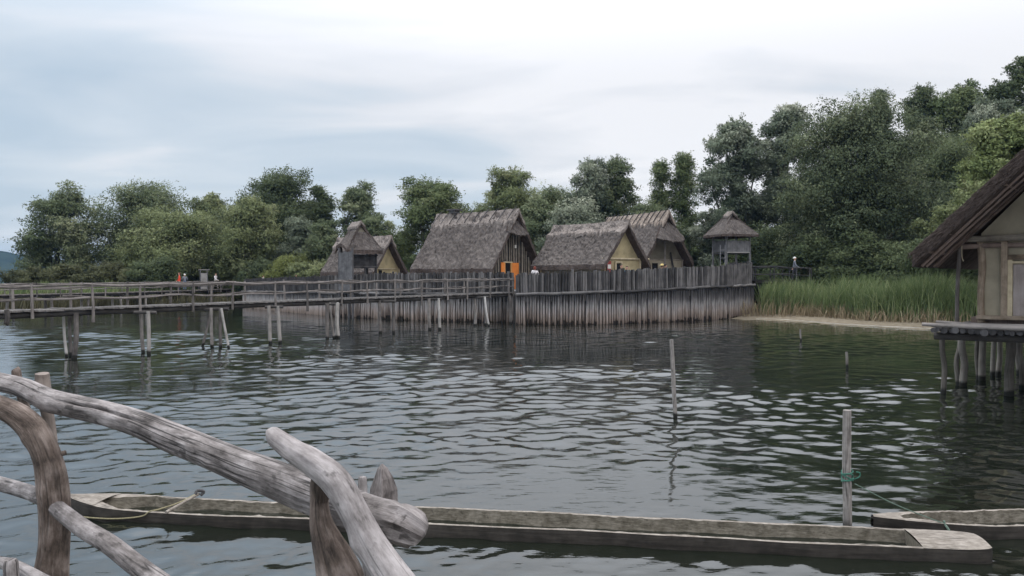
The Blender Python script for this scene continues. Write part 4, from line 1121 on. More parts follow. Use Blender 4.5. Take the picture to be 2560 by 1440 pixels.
# ------------------------------------------------------------------ the near log railing
def log_railing():
    root = empty('log_railing', P(500, 1100, 2.4), 'rough silvered log railing held by forked posts in the foreground', 'railing')
    def path(rows, k=1.0):
        pts = np.array([P(x, y, D) for x, y, r, D in rows]); rad = np.array([r * D / FPX * k for x, y, r, D in rows]); return pts, rad
    def log(rows, name, m, sides=40, res=14, seed=0, amp=.06, groove=None, knots=(), smooth=35, lobes=3, par=None, facet=None):
        pts, rad = path(rows); r = np.random.default_rng(seed); ph = r.random(12) * 6.28
        def rf(th, d):
            q = 1 + amp * (.5 * np.sin(lobes * th + ph[0] + 2.2 * d) + .4 * np.sin(2 * th + ph[1] - 1.6 * d) + .35 * np.sin(5 * th + ph[2] + 6 * d) * .6 + .3 * math.sin(7 * d + ph[3]) + .22 * np.sin(9 * th + 3 * d + ph[4]))
            for (kd, kt, ks, kh) in knots:
                q = q + kh * np.exp(-(((d - kd) / ks) ** 2 + (np.angle(np.exp(1j * (th - kt))) / (ks * 16)) ** 2))
            if facet and d > facet[0]:
                n_ = facet[1]; tt = th + facet[2] + .25 * np.sin(th); m_ = np.mod(tt, 2 * np.pi / n_) - np.pi / n_
                fa = np.cos(np.pi / n_) / np.cos(m_) * 1.06; fa = fa * (1 + .09 * np.sin(np.floor(tt / (2 * np.pi / n_)) * 2.7))
                q = q * (1 + (fa - 1) * min(1, (d - facet[0]) / .02))
            for gr in (groove or ()):
                d0, d1, t0, t1, dep, wd = gr
                if d0 < d < d1:
                    f = (d - d0) / (d1 - d0); tc = t0 + (t1 - t0) * f + .05 * math.sin(26 * d)
                    q = q - dep * math.sin(math.pi * f) ** .7 * np.exp(-(np.angle(np.exp(1j * (th - tc))) / wd) ** 2)
            return q
        g = Geo(); g.tube(pts, rad, sides, res, rfun=rf, seed=seed)
        return part(g, name, M[m], par if par is not None else root, smooth)
    LOG = log
    top = [(-90, 940, 25, 2.78), (0, 957, 24, 2.7), (58, 972, 25, 2.65), (117, 1000, 28, 2.6), (190, 1018, 29, 2.55), (272, 1037, 30, 2.5), (350, 1062, 33, 2.45), (428, 1095, 37, 2.4), (500, 1124, 38, 2.35), (560, 1149, 39, 2.3),
           (632, 1178, 43, 2.25), (704, 1206, 46, 2.2), (780, 1237, 48, 2.15), (850, 1262, 48, 2.1), (930, 1291, 48, 2.06), (972, 1302, 49, 2.03), (1000, 1311, 51, 2.02), (1022, 1320, 49, 2.01), (1040, 1329, 43, 2.0), (1055, 1338, 30, 2.0), (1061, 1342, 6, 2.0)]
    _len = lambda rows: float(np.sum(np.linalg.norm(np.diff(catmull(*path(rows), 16)[0], axis=0), axis=1)))
    log(top, 'top_rail', 'rail', 56, 16, 3, .05, [(.50, .88, 5.72, 5.62, .48, .11), (.22, .52, 5.3, 5.7, .12, .06), (.95, 1.3, 6.2, 6.5, .12, .06), (.05, .3, .3, .5, .10, .06)],
        [(.24, .2, .03, .12), (.72, .5, .025, .16), (1.08, 6.0, .03, .2), (1.15, .3, .02, .16), (.45, .7, .03, .12)], smooth=20, facet=(_len(top) - .10, 6, .35))
    # forked post on the left
    S = .389
    fk = [(-60, 330, 62, 2.52), (40, 372, 70, 2.52), (130, 425, 78, 2.52), (215, 510, 84, 2.52), (272, 610, 84, 2.5), (308, 720, 88, 2.5), (328, 840, 96, 2.5), (340, 960, 98, 2.5), (345, 1100, 97, 2.5), (338, 1250, 96, 2.5), (324, 1400, 104, 2.5), (315, 1600, 108, 2.5), (315, 2400, 112, 2.5), (315, 3300, 115, 2.5)]
    log([(x * S, 880 + y * S, r * S, D) for x, y, r, D in fk], 'forked_post', 'fork', 48, 12, 21, .07, [(.18, .75, .5, .2, .16, .09), (.42, .9, 5.6, 5.9, .14, .08), (.05, .3, 5.9, 6.1, .12, .08)], [(.30, 5.2, .03, .25), (.18, .6, .03, .16), (.36, .2, .03, .14), (.50, 6.0, .035, .16), (.62, .5, .03, .14)])
    log([(157, 1140, 5, 2.47), (156, 1133, 7, 2.47), (155, 1128, 5, 2.47)], 'knot_stub', 'fork', 10, 3, 4, .08)
    log([(104, 934, 16, 2.74), (106, 960, 17.5, 2.74), (116, 1030, 15, 2.7), (124, 1080, 14, 2.68), (128, 1130, 13, 2.66), (122, 1300, 14, 2.66), (120, 2200, 18, 2.66), (120, 3000, 18, 2.66)], 'rear_post', 'bark', 20, 6, 31, .08)
    log([(36, 921, 8, 2.76), (39, 928, 10.5, 2.76), (44, 960, 11, 2.75), (62, 1020, 11, 2.66), (78, 1060, 9, 2.6)], 'peg', 'fork', 14, 4, 33, .08)
    # lower rail through the hole in the post
    log([(-60, 1196, 16, 2.86), (0, 1212, 17.5, 2.8), (78, 1236, 18, 2.62), (125, 1262, 19, 2.5), (160, 1290, 21, 2.44), (210, 1328, 23, 2.38), (272, 1366, 24.5, 2.3), (330, 1412, 25.5, 2.26), (390, 1458, 27, 2.2), (480, 1522, 29, 2.1)], 'lower_rail', 'rail', 32, 10, 41, .05,
        [(.02, .24, 5.9, 6.1, .18, .09), (.34, .60, 5.6, 5.7, .30, .10)], [(.2, .4, .02, .14), (.45, .5, .02, .14)])
    # right cluster
    log([(795, 1184, 3, 1.98), (795, 1189, 15, 1.98), (797, 1212, 23, 1.98), (799, 1236, 25, 1.98), (797, 1262, 23, 1.98), (802, 1310, 29, 1.97), (818, 1360, 39, 1.97), (836, 1405, 50, 1.97), (850, 1450, 60, 1.97), (858, 1500, 64, 1.97), (864, 1570, 67, 1.97), (868, 1680, 68, 1.97), (870, 1850, 69, 1.97), (870, 2100, 70, 1.97), (870, 2600, 71, 1.97), (870, 3200, 72, 1.97)],
        'short_post', 'fork', 36, 9, 51, .07, [(.06, .26, .5, .3, .2, .1), (.1, .3, 6.0, 5.7, .15, .1)], [(.09, 6.0, .02, .18), (.2, .4, .025, .14)])
    log([(676, 1080, 9, 2.0), (680, 1085, 19, 1.99), (690, 1097, 24, 1.98), (712, 1114, 27, 1.97), (739, 1133, 29.5, 1.96), (768, 1150, 33, 1.95), (798, 1171, 35, 1.94), (824, 1192, 37, 1.93), (845, 1216, 37.5, 1.92), (862, 1243, 37, 1.91), (880, 1277, 36, 1.9), (901, 1318, 37, 1.89), (922, 1358, 39, 1.88), (944, 1396, 42, 1.87), (970, 1436, 45, 1.86), (1015, 1500, 49, 1.85), (1065, 1570, 50, 1.84), (1125, 1655, 51, 1.83), (1200, 1760, 53, 1.82), (1300, 1900, 55, 1.81), (1430, 2080, 58, 1.8)],
        'bent_branch', 'rail_pale', 44, 9, 61, .05, [(.33, .55, 5.9, 6.1, .16, .07), (.12, .26, .4, .2, .08, .06)], [(.08, .2, .02, .14), (.22, 5.7, .02, .12), (.37, .3, .025, .22), (.15, 5.4, .02, .12), (.02, 5.8, .015, .12)])
    pts, rad = path([(954, 1161, 2, 2.26), (955, 1172, 13, 2.26), (958, 1196, 25, 2.26), (959, 1225, 33, 2.26), (957, 1250, 36, 2.26), (948, 1330, 34, 2.22), (940, 1420, 34, 2.2), (935, 2000, 36, 2.2), (935, 3000, 36, 2.2)])
    g = Geo(); f2 = 1 + .11 * np.random.default_rng(3).normal(size=8); f2[-1] = f2[0]
    g.tube(pts, rad, 7, 0, rfun=lambda th, d: f2 * (1 + .06 * np.sin(2 * th + 60 * d)), seed=2); part(g, 'pointed_post', M['hewn'], root)
    log([(905, 1192, 4, 2.22), (905, 1197, 11, 2.22), (905, 1225, 12, 2.22), (906, 1260, 12, 2.2)], 'peg', 'rail_pale', 12, 3, 71, .08)
    # the next handrail lower down at the left corner
    log([(-30, 1408, 14, 2.45), (10, 1412, 15, 2.42), (45, 1424, 15, 2.4), (80, 1442, 15, 2.36), (140, 1475, 16, 2.3)], 'lower_rail', 'rail_pale', 20, 5, 81, .06)
    log([(21, 1401, 13, 2.3), (21, 1408, 16.5, 2.3), (21, 1418, 17.5, 2.3), (22, 1440, 18, 2.3), (23, 1500, 19, 2.3), (23, 1600, 19, 2.3), (24, 1900, 20, 2.3), (24, 2600, 20, 2.3)], 'short_post', 'rail', 20, 4, 83, .07)
log_railing()

# ------------------------------------------------------------------ dugout canoes
def canoe(name, label, A, B, W, fb, seed, square_end=True, bow=.9):
    """A: bow tip on the water plane, B: stern; hollowed log with pointed bow and a solid block at the stern"""
    A, B = np.array(A, float), np.array(B, float); ax = B - A; Lg = np.linalg.norm(ax); ax /= Lg; sd = np.array([-ax[1], ax[0]])   # sd: away from us
    root = empty(name, (*((A + B) / 2), 0), label, 'canoe', 'dugout canoes on the water')
    r = np.random.default_rng(seed); ph = r.random(8) * 6.28
    jit = np.random.default_rng(seed + 40); jr = np.convolve(jit.normal(size=400), np.ones(3) / 3, 'same'); jw = np.convolve(jit.normal(size=400), np.ones(6) / 6, 'same')
    jag = lambda x, a: float(np.interp(x, np.linspace(0, 1, 400), a))
    ns = 190; s = np.concatenate([np.linspace(0, .12, 40) ** 1.0, np.linspace(.125, 1, ns)])
    def half(x):
        m = x * Lg
        b = np.clip(m / bow, 0, 1); w_ = W / 2 * (.10 + .90 * np.sin(b * np.pi / 2) ** .75)
        w_ = w_ * (1 + .03 * np.sin(1.9 * m + ph[0]) + .015 * np.sin(5 * m + ph[1]))
        if square_end: w_ = w_ * np.where(Lg - m < .30, .74 + .26 * np.clip((Lg - m) / .20, 0, 1) ** .5, 1)
        return w_
    top = lambda x: fb * (1 + .07 * np.sin(.9 * x * Lg + ph[2]) + .018 * np.sin(4.3 * x * Lg + ph[3])) + .05 * np.clip(1 - x * Lg / 1.2, 0, 1) + .02 * x
    bot = lambda x: -.26 + .40 * np.clip(1 - x * Lg / .9, 0, 1) ** 1.4
    rim = .045
    def pt(x, o, z): return np.array([*(A + ax * x * Lg + sd * o), z])
    outer, rimo, inner = [], [], []
    xs0, xs1 = .035, 1 - (.62 / Lg if square_end else .06)       # hollow between these
    for x in s:
        h, t, b = half(x), top(x), bot(x)
        sec = [(-h * .55, b), (-h * .88, b * .55), (-h * 1.0, min(-.02, b * .1) if b < -.05 else (b + t) / 2), (-h * 1.0, t * .6), (-h * .97, t)]
        full = sec + [(-o, z) for o, z in sec[::-1]]
        outer.append([pt(x, o, z) for o, z in full])
    outer = np.array(outer); n, k = outer.shape[:2]
    g = Geo(); uvx = np.repeat(s * Lg, k); uvy = np.tile(np.arange(k) * .08, n)
    F = [(i * k + j, i * k + j + 1, (i + 1) * k + j + 1, (i + 1) * k + j) for i in range(n - 1) for j in range(k - 1) if j != 4]
    g.add(outer.reshape(-1, 3), F, np.stack([uvy, uvx], 1))
    g.add(outer[-1], [tuple(range(k))], None); g.add(outer[0], [tuple(range(k))[::-1]], None)
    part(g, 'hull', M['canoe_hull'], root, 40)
    # hollow
    si = s[(s >= xs0) & (s <= xs1)]
    inn, rin, rout = [], [], []
    for x in si:
        h, t, b = half(x), top(x), bot(x)
        e = np.clip((x - xs0) * Lg / .5, 0, 1); hi = max(.012, (h * .97 - rim)) * (.25 + .75 * e); dp = max(t - (t + .14) * e, b + .08)
        if square_end: dp = dp
        nz = .006 * jag(x, jr); hi = hi + .012 * jag(x, jw); dp = dp + .012 * jag(1 - x, jr)
        sec = [(-hi, t + nz), (-hi * .92, t * .5 + dp * .5), (-hi * .7, dp), (0, dp - .01), (hi * .7, dp), (hi * .92, t * .5 + dp * .5), (hi, t + nz)]
        inn.append([pt(x, o, z) for o, z in sec])
    inn = np.array(inn); n2, k2 = inn.shape[:2]
    g = Geo(); F = [(i * k2 + j, (i + 1) * k2 + j, (i + 1) * k2 + j + 1, i * k2 + j + 1) for i in range(n2 - 1) for j in range(k2 - 1)]
    g.add(inn.reshape(-1, 3), F, np.stack([np.tile(np.arange(k2) * .1, n2), np.repeat(si * Lg, k2)], 1))
    g.add(inn[-1], [tuple(range(k2))], np.stack([np.arange(k2) * .1, np.zeros(k2)], 1)); g.add(inn[0], [tuple(range(k2))[::-1]], None)
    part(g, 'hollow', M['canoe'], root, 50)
    # rims left and right, bow deck and stern block top
    g = Geo(); zt = np.array([top(x) for x in s])
    idx = np.where((s >= xs0) & (s <= xs1))[0]
    for side, ko, ki in ((-1, 4, 0), (1, 5, k2 - 1)):
        a = outer[idx, ko]; b = inn[:, ki]; m_ = (a + b) / 2 + np.array([0, 0, .008]); V = np.concatenate([a, m_, b]); q = len(idx)
        F = [(i, i + 1, q + i + 1, q + i) for i in range(q - 1)] + [(q + i, q + i + 1, 2 * q + i + 1, 2 * q + i) for i in range(q - 1)]
        u = s[idx] * Lg; g.add(V, F, np.concatenate([np.c_[0 * u, u], np.c_[0 * u + .03, u], np.c_[0 * u + .06, u]]))
    part(g, 'rim', M['canoe_rim'], root, 60)
    g = Geo()
    def cap(mask, name):
        id_ = np.where(mask)[0]; q = len(id_)
        if q < 2: return
        cols = np.linspace(0, 1, 9); V = np.concatenate([outer[id_, 4] * (1 - c) + outer[id_, 5] * c + np.array([0, 0, .018 * math.sin(math.pi * c) + .004]) for c in cols]); u = s[id_] * Lg
        uv = np.concatenate([np.c_[0 * u + c * .5, u] for c in cols])
        g = Geo(); g.add(V, [(c * q + i, c * q + i + 1, (c + 1) * q + i + 1, (c + 1) * q + i) for c in range(8) for i in range(q - 1)], uv); part(g, name, M['canoe_rim'], root, 50)
    cap(s <= si[4] + 1e-6, 'bow_tip'); cap(s >= si[-1] - 1e-6, 'stern_block')
    return root, lambda x, o, z: pt(x, o, z), half, top
def boats():
    A, B = PW(178, 1283)[:2], PW(2478, 1402)[:2]
    A = np.array([-5.15, 9.52]); B = np.array([4.60, 7.98])
    root, pt, half, top = canoe('dugout_canoe', 'long narrow dugout canoe with square stern lying behind the log railing', A, B, .64, .115, 5)
    Lg = np.linalg.norm(B - A)
    # crosspiece with a yellowed rope tied to it
    x = 1.42 / Lg
    g = Geo(); g.tube([pt(x, .34, 0.155), pt(x, 0, 0.140), pt(x, -.33, 0.125)], .017, 8, 2, .003); part(g, 'crosspiece', M['canoe_rim'], root, 50)
    g = Geo(); g.tube([pt(x, .27, 0.160), pt(x, .31, 0.200), pt(x + .006, .36, 0.180), pt(x + .003, .33, 0.140)], .018, 7, 3); part(g, 'lashing', M['dark_wood'], root, 50)
    g = Geo(); g.tube([pt(x, .28, .17), pt(x - .004, .0, .145), pt(x - .012, -.27, .14), pt(x - .020, -.335, .128), pt(.115, -.345, .075), pt(.085, -.345, .035), pt(.05, -.31, .02), pt(.015, -.24, .016), pt(-.012, -.2, .012)], .0075, 6, 6); tag(g.build('rope', M['rope_yellow'], None, 50), 'yellowed rope trailing from the canoe crosspiece along its side', 'rope')
    A2 = np.array([3.80, 8.62]); B2 = np.array([9.6, 9.15])
    root, pt2, h2, t2 = canoe('dugout_canoe', 'shorter dugout canoe with pointed bow moored at the right edge', A2, B2, .60, .13, 15, False, 1.3)
    # stakes in the water
    def stake(label, top, foot, rad, m='stake', seed=0, group='stakes standing in the lake'):
        Bf = PW(*foot); T_ = P(top[0], top[1], Bf[1]); lo = Bf + (Bf - T_) / np.linalg.norm(Bf - T_) * 1.1
        g = Geo(); q = np.random.default_rng(seed); ph = q.random(4) * 6.28
        rf = lambda th, d: 1 + .07 * np.sin(2 * th + ph[0]) + .05 * np.sin(3 * th + ph[1] + 2 * d) + .04 * np.sin(7 * th + 4 * d)
        g.tube([T_, T_ + (Bf - T_) * .35 + [q.uniform(-.01, .01), 0, 0], T_ + (Bf - T_) * .7 + [q.uniform(-.012, .012), 0, 0], Bf, lo], [rad * .92, rad, rad * .98, rad * 1.02, rad], 16, 6, rfun=rf, seed=seed)
        o = g.build('stake', M[m], None, 40); tag(o, label, 'stake', group); return Bf, T_
    Bf, T_ = stake('thick grey mooring stake with green rope behind the long canoe', (2119, 1026), (2122, 1338), .047, seed=3)
    stake('tall lone grey stake in open water left of the mooring stake', (1679, 849), (1689, 1046), .039, seed=4)
    stake('thin stick in the shallows farthest towards the beach', (2001, 823), (2003, 853), .034, 'pile', seed=5)
    stake('short thin brown stick in water between beach and mooring stake', (2117, 880), (2119, 922), .036, 'stilt', seed=6)
    # green rope wound on the stake, its line down to the second canoe
    D = Bf[1]; c = T_ + (Bf - T_) * .53
    pts = []
    for i in range(60):
        t = i / 59; a = t * 5.2 * 2 * math.pi
        pts.append(c + np.array([math.cos(a) * .057, math.sin(a) * .057, .055 - .11 * t + .018 * math.sin(a * 1.3)]))
    pts += [c + np.array([.075, -.03, -.02]), c + np.array([.115, -.03, .0]), c + np.array([.12, -.03, .04]), c + np.array([.08, -.03, .05])]
    tie = pt2(.66 / np.linalg.norm(B2 - A2), -.22, 0.155)
    g = Geo(); g.tube(pts, .0065, 6, 2)
    rt = empty('mooring_rope', c, 'green rope wound round the mooring stake and stretched to a canoe', 'rope')
    part(g, 'winding', M['rope_green'], rt, 50)
    g = Geo(); g.tube([c + np.array([.06, -.05, -.07]), c * .5 + tie * .5 + np.array([0, 0, -.05]), tie], .0055, 5, 8); part(g, 'line', M['rope_thin'], rt, 50)
    g = Geo(); g.tube([tie + [0, 0, .03], tie, tie + [.02, -.05, -.05], tie + [.03, -.06, -.12]], .012, 6, 3); part(g, 'knot', M['rope_thin'], rt, 50)
boats()

# ------------------------------------------------------------------ trees, bushes, reeds
class Crown:
    pass
def crown_mesh(seed, H, Wd, dep, base, nleaf, ls, shape='round', droop=.2, clump=.17, ncl=70, wind=.12, gap=0.0):
    r = np.random.default_rng(seed)
    def prof(t):
        if shape == 'round': return np.clip(1 - ((np.clip(t, 0, 1) - .40) / .62) ** 2, 0, 1) ** .5
        if shape == 'dome': return np.clip(1 - np.clip(t, 0, 1) ** 2.9, 0, 1) ** .55 * (.80 + .20 * np.clip(t * 3, 0, 1))
        if shape == 'column': return np.clip(np.sin(np.pi * np.clip(t * .94 + .05, 0, 1) ** .8), 0, 1) ** .6
        if shape == 'cone': return (1 - np.clip(t, 0, 1)) ** .75 * .95 + .05
        return np.ones_like(t)
    cr = clump * min(Wd, H) * r.uniform(.5, 1.25, ncl)
    if shape == 'column':
        t = r.random(ncl) ** .85; a = r.random(ncl) * 6.283; rr = np.sqrt(r.uniform(.1, 1.0, ncl))
        R = np.maximum(prof(t) * Wd / 2 - cr * .55, .05 * Wd)
        cx, cy, cz = np.cos(a) * rr * R, np.sin(a) * rr * R * dep, base + t * (H - base - cr * .6)
        lobe_tone = 0
    else:
        # the crown is a heap of big boughs, each carrying its own leaf clumps
        nl = max(13, int(9 + ncl / 6), int(7 * H / Wd)); lt = (np.arange(nl) + r.uniform(.1, .9, nl)) / nl; lt = lt ** .9 * .9
        la = np.arange(nl) * 2.4 + r.uniform(-.6, .6, nl); lr = Wd * r.uniform(.15, .27, nl) * (1 - .2 * lt) * (1.3 if H > 2.4 * Wd else 1.0)
        LR = np.maximum(prof(lt) * Wd / 2 * r.uniform(.85, 1.12, nl) - lr * .75, .02 * Wd) * np.where(lt > .68, .95 if shape == 'dome' else .7, 1.0)
        lx, ly, lz = np.cos(la) * LR, np.sin(la) * LR * dep, base + lt * (H - base - lr * .5)
        li = np.concatenate([np.arange(nl), r.choice(nl, max(0, ncl - nl), p=lr ** 2 / (lr ** 2).sum())])[:ncl]
        if len(li) < ncl: li = np.resize(li, ncl)
        d0 = r.normal(size=(ncl, 3)); d0[:, 2] = d0[:, 2] * .8 + .3; d0 /= np.linalg.norm(d0, axis=1)[:, None]
        q = (lr[li] * r.uniform(.35, 1.0, ncl))[:, None] * d0
        cx, cy, cz = lx[li] + q[:, 0], ly[li] + q[:, 1], lz[li] + q[:, 2]
        fil = r.random(ncl) < .32        # inner boughs closing the middle of the crown
        tf = r.random(ncl) * .93; af = r.random(ncl) * 6.283; rf = np.sqrt(r.random(ncl)) * .62 * np.maximum(prof(tf) * Wd / 2 - cr * .4, .03 * Wd)
        cx, cy = np.where(fil, np.cos(af) * rf, cx), np.where(fil, np.sin(af) * rf * dep, cy); cz = np.where(fil, base + tf * (H - base - cr), cz)
        t = np.clip((cz - base) / max(H - base, .1), 0, 1); lobe_tone = r.normal(0, .10, nl)[li]
    cx = cx + wind * Wd * (t ** 2) * .5
    tone_c = r.normal(0, .10, ncl) + lobe_tone
    cc = np.stack([cx, cy, cz], 1)
    vol = cr ** 2; ci = r.choice(ncl, nleaf, p=vol / vol.sum())
    d = r.normal(size=(nleaf, 3)); d[:, 2] += .25; d /= np.linalg.norm(d, axis=1)[:, None]
    # sub-lobes make each clump knobbly
    bumpy = 1 + .22 * np.sin(d[:, 0] * 5 + ci) * np.sin(d[:, 1] * 5 + ci * 1.7) + .15 * np.sin(d[:, 2] * 9 + ci)
    rad = cr[ci] * (r.random(nleaf) ** .45) * bumpy
    tw = r.random(nleaf) < .16
    rad = np.where(tw, cr[ci] * r.uniform(.9, 1.55, nleaf), rad)
    if True:   # twigs: gather those leaves on a few directions per clump
        kd = r.normal(size=(ncl, 9, 3)); kd[:, :, 2] += .35; kd /= np.linalg.norm(kd, axis=2)[:, :, None]
        sel = kd[ci, r.integers(0, 9, nleaf)] + r.normal(size=(nleaf, 3)) * .07
        d = np.where(tw[:, None], sel, d)
    p = cc[ci] + d * rad[:, None] * np.array([1, 1, .85])
    p[:, 2] -= droop * (rad / cr[ci]) ** 2 * cr[ci] * .35
    p[:, 0] += np.where(tw, wind * 2 * (rad - cr[ci]).clip(0), 0)
    p[:, 2] = np.maximum(p[:, 2], base * .55)
    ax = d * .6 + r.normal(size=(nleaf, 3)) * .6 + np.array([wind * 2, 0, -droop * 1.6]); ax /= np.linalg.norm(ax, axis=1)[:, None]
    nn = d + r.normal(size=(nleaf, 3)) * .55 + np.array([0, 0, .35]); sd = np.cross(ax, nn); sd /= np.linalg.norm(sd, axis=1)[:, None] + 1e-9
    l = ls * r.uniform(.6, 1.3, nleaf)[:, None]; w_ = l * r.uniform(.16, .28, nleaf)[:, None]
    V = np.stack([p - ax * l * .5, p + sd * w_, p + ax * l * .5, p - sd * w_], 1).reshape(-1, 3)
    tone = np.clip(.42 + tone_c[ci] + r.normal(0, .10, nleaf), 0, 1)
    ctr = np.array([p[:, 0].mean(), p[:, 1].mean(), base + .45 * (H - base)]); ow = (p - ctr) / np.array([Wd / 2, Wd / 2 * dep, (H - base) / 2])
    ly = d * .75 + ow * .55 + np.array([0, 0, .12]) + r.normal(size=(nleaf, 3)) * .28; ly /= np.linalg.norm(ly, axis=1)[:, None]
    F = np.arange(nleaf * 4).reshape(-1, 4)
    return V, F, np.repeat(tone, 4), cc, cr, np.repeat(ly, 4, 0)
def limbs(cc, H, base, tr, seed, n=9):
    r = np.random.default_rng(seed); g = Geo()
    top = np.array([cc[:, 0].mean() * .6, cc[:, 1].mean() * .6, H * .72])
    mid = np.array([r.normal() * .02 * H, r.normal() * .02 * H, H * .35])
    g.tube([[0, 0, -.4], [0, 0, .3], mid, top], [tr * 1.35, tr, tr * .7, tr * .2], 9, 5, .03 * tr, seed=seed)
    order = r.permutation(len(cc))[:n]
    for k in order:
        f = r.uniform(.25, .75); st = np.array([0, 0, .3]) * (1 - f) + mid * f if f < .5 else mid * (1 - (f - .5) * 1.2) + top * (f - .5) * 1.2
        e = cc[k]; q = (st + e) / 2 + np.array([0, 0, .06 * H * r.random()])
        g.tube([st, q, e], [tr * .36, tr * .24, tr * .07], 6, 4, .01, seed=int(k))
    return g
TREES = 'trees behind the pile village'
_seed = [500]
def tree(name, label, px, top, wpx, D, matk, shape='round', ls=.30, base=.12, droop=.25, clump=.17, ncl=70, dens=1.0, dep=.8, group=TREES, cat='tree', wind=.12, z0=.4, yb=None, trunk=True):
    _seed[0] += 1; sd = _seed[0]; ncl = int(ncl * 1.45); clump *= .92
    X = (px - 1280) / FPX * D; H = EYE + (HZ - top) / FPX * D - z0; Wd = wpx / FPX * D
    if H < .6: H = .6
    root = empty(name, (X, D, z0), label, cat, group)
    ls *= .72
    n = int(min(150000, max(3000, 430 * dens * Wd * H * (.30 / ls) ** 1.75)))
    V, F, tn, cc, cr, ly = crown_mesh(sd, H, Wd, dep, base * H, n, ls, shape, droop, clump, ncl, wind)
    # stretch to the intended height and width
    zmax = np.percentile(V[:, 2], 99.85); V[:, 2] *= H / zmax; cc[:, 2] *= H / zmax
    xw = np.percentile(V[:, 0], 98.5) - np.percentile(V[:, 0], 1.5); xm = (np.percentile(V[:, 0], 98.5) + np.percentile(V[:, 0], 1.5)) / 2
    V[:, 0] = (V[:, 0] - xm) * Wd / xw; cc[:, 0] = (cc[:, 0] - xm) * Wd / xw
    fastmesh('crown', V, F, M[matk], root, attr=tn, shade_normal=ly)
    if trunk:
        g = limbs(cc, H, base * H, max(.10, H * .022), sd, 10)
        o = g.build('trunk', M['trunk'], None, 60); o.parent = root
    return root
LS, CS, RS = 'trees on the left shore', 'trees behind the houses', 'tall trees on the right bank'
def forest():
    T = tree
    # left shore
    T('willow_tree', 'leftmost willow at the end of the shore, pointed top above low scrub', 150, 458, 175, 92, 'willow', 'round', ls=.32, base=.02, ncl=80, group=LS, clump=.16)
    T('willow_tree', 'broad dome-topped willow second along the left shore', 345, 460, 235, 98, 'willow', 'dome', ls=.32, base=.05, ncl=85, group=LS)
    T('willow_tree', 'low spreading grey willow in front of the dome-topped one', 428, 518, 235, 90, 'willow_light', 'dome', ls=.30, base=.04, ncl=85, group=LS, dens=.95)
    T('oak_tree', 'brownish crown peeping up behind the low grey willow', 520, 486, 125, 110, 'willow_light', 'round', ls=.34, base=.3, ncl=45, group=LS, dens=.8)
    T('willow_tree', 'upright light green willow right of the low grey one', 622, 496, 140, 88, 'willow_light', 'dome', ls=.28, base=.03, ncl=70, group=LS, clump=.2)
    T('poplar_tree', 'tall dark tree rising highest on the left shore', 690, 425, 205, 104, 'dark', 'dome', ls=.34, base=.06, ncl=90, group=LS)
    T('poplar_tree', 'slim dark crown between the highest tree and the open branched one', 806, 466, 72, 106, 'dark', 'round', ls=.34, base=.1, ncl=40, group=LS, clump=.26)
    T('willow_tree', 'open branched tree with sky showing, behind the left tower', 888, 456, 125, 100, 'willow', 'round', ls=.30, base=.12, ncl=60, group=LS, dens=.8, clump=.15)
    T('willow_tree', 'blue-grey round tree at mid height left of the open branched tree', 745, 545, 118, 92, 'silver', 'round', ls=.28, base=.02, ncl=55, group=LS)
    T('willow_tree', 'squat grey-green tree close behind the palisade left of the tower', 800, 560, 105, 88, 'willow', 'round', ls=.28, base=.0, ncl=50, group=LS)
    T('willow_tree', 'drooping grey tree showing above the right of the left tower roof', 950, 540, 85, 96, 'willow', 'round', ls=.28, base=.0, ncl=45, group=LS, dens=.8)
    T('birch_tree', 'thin yellowish tree in the gap left of the long house', 1008, 574, 80, 90, 'olive', 'cone', ls=.24, base=.0, ncl=45, group=LS, dens=.7, clump=.2)
    T('shrub', 'bright yellow-green bush behind the palisade', 715, 634, 115, 84, 'olive', 'dome', ls=.22, base=.0, ncl=40, cat='bush', group='bushes along the left shore', trunk=False)
    T('shrub', 'pale green bush right of the yellow-green one', 780, 650, 130, 82, 'willow_light', 'dome', ls=.22, base=.0, ncl=40, cat='bush', group='bushes along the left shore', trunk=False)
    for i, (x, t, w_, D, mk, lb) in enumerate([(60, 668, 150, 80, 'scrub', 'low olive scrub nearest the open lake'), (170, 660, 170, 82, 'scrub', 'low olive scrub under the leftmost willow'),
                                              (285, 655, 170, 84, 'scrub', 'low rounded scrub under the dome-topped willow'), (395, 640, 130, 82, 'dark', 'dark bush under the low grey willow, left of the red figure'),
                                              (490, 640, 110, 95, 'dense', 'dark bush behind the plank gate'), (575, 640, 120, 93, 'dense', 'dark bush behind the pale walking figure'), (650, 645, 110, 86, 'willow', 'grey-green bush above the left end of the palisade')]):
        T('shrub', lb, x, t, w_, D, mk, 'dome', ls=.22, base=.0, ncl=45, cat='bush', group='bushes along the left shore', trunk=False)
    # behind the houses
    T('ash_tree', 'airy tree leaning left over the long house roof', 1085, 446, 200, 84, 'poplar', 'round', ls=.27, base=.22, ncl=52, group=CS, dens=.75, clump=.15, wind=-.1)
    T('ash_tree', 'open yellowish crown with dark limbs above the long house ridge', 1248, 420, 185, 92, 'willow_light', 'round', ls=.27, base=.2, ncl=50, group=CS, dens=.8, clump=.15)
    T('willow_tree', 'lower grey-green tree right of the long house gable', 1365, 470, 150, 82, 'willow', 'round', ls=.28, base=.0, ncl=60, group=CS)
    T('willow_tree', 'tall pointed silvery willow above the yellow house', 1462, 400, 125, 86, 'silver', 'round', ls=.28, base=.0, ncl=70, group=CS)
    T('willow_tree', 'tall willow with feathery top right of the pointed silvery one', 1540, 396, 120, 88, 'willow', 'dome', ls=.28, base=.0, ncl=70, group=CS)
    T('willow_tree', 'short silvery tree low behind the yellow house ridge', 1425, 500, 190, 78, 'silver', 'dome', ls=.26, base=.0, ncl=60, group=CS)
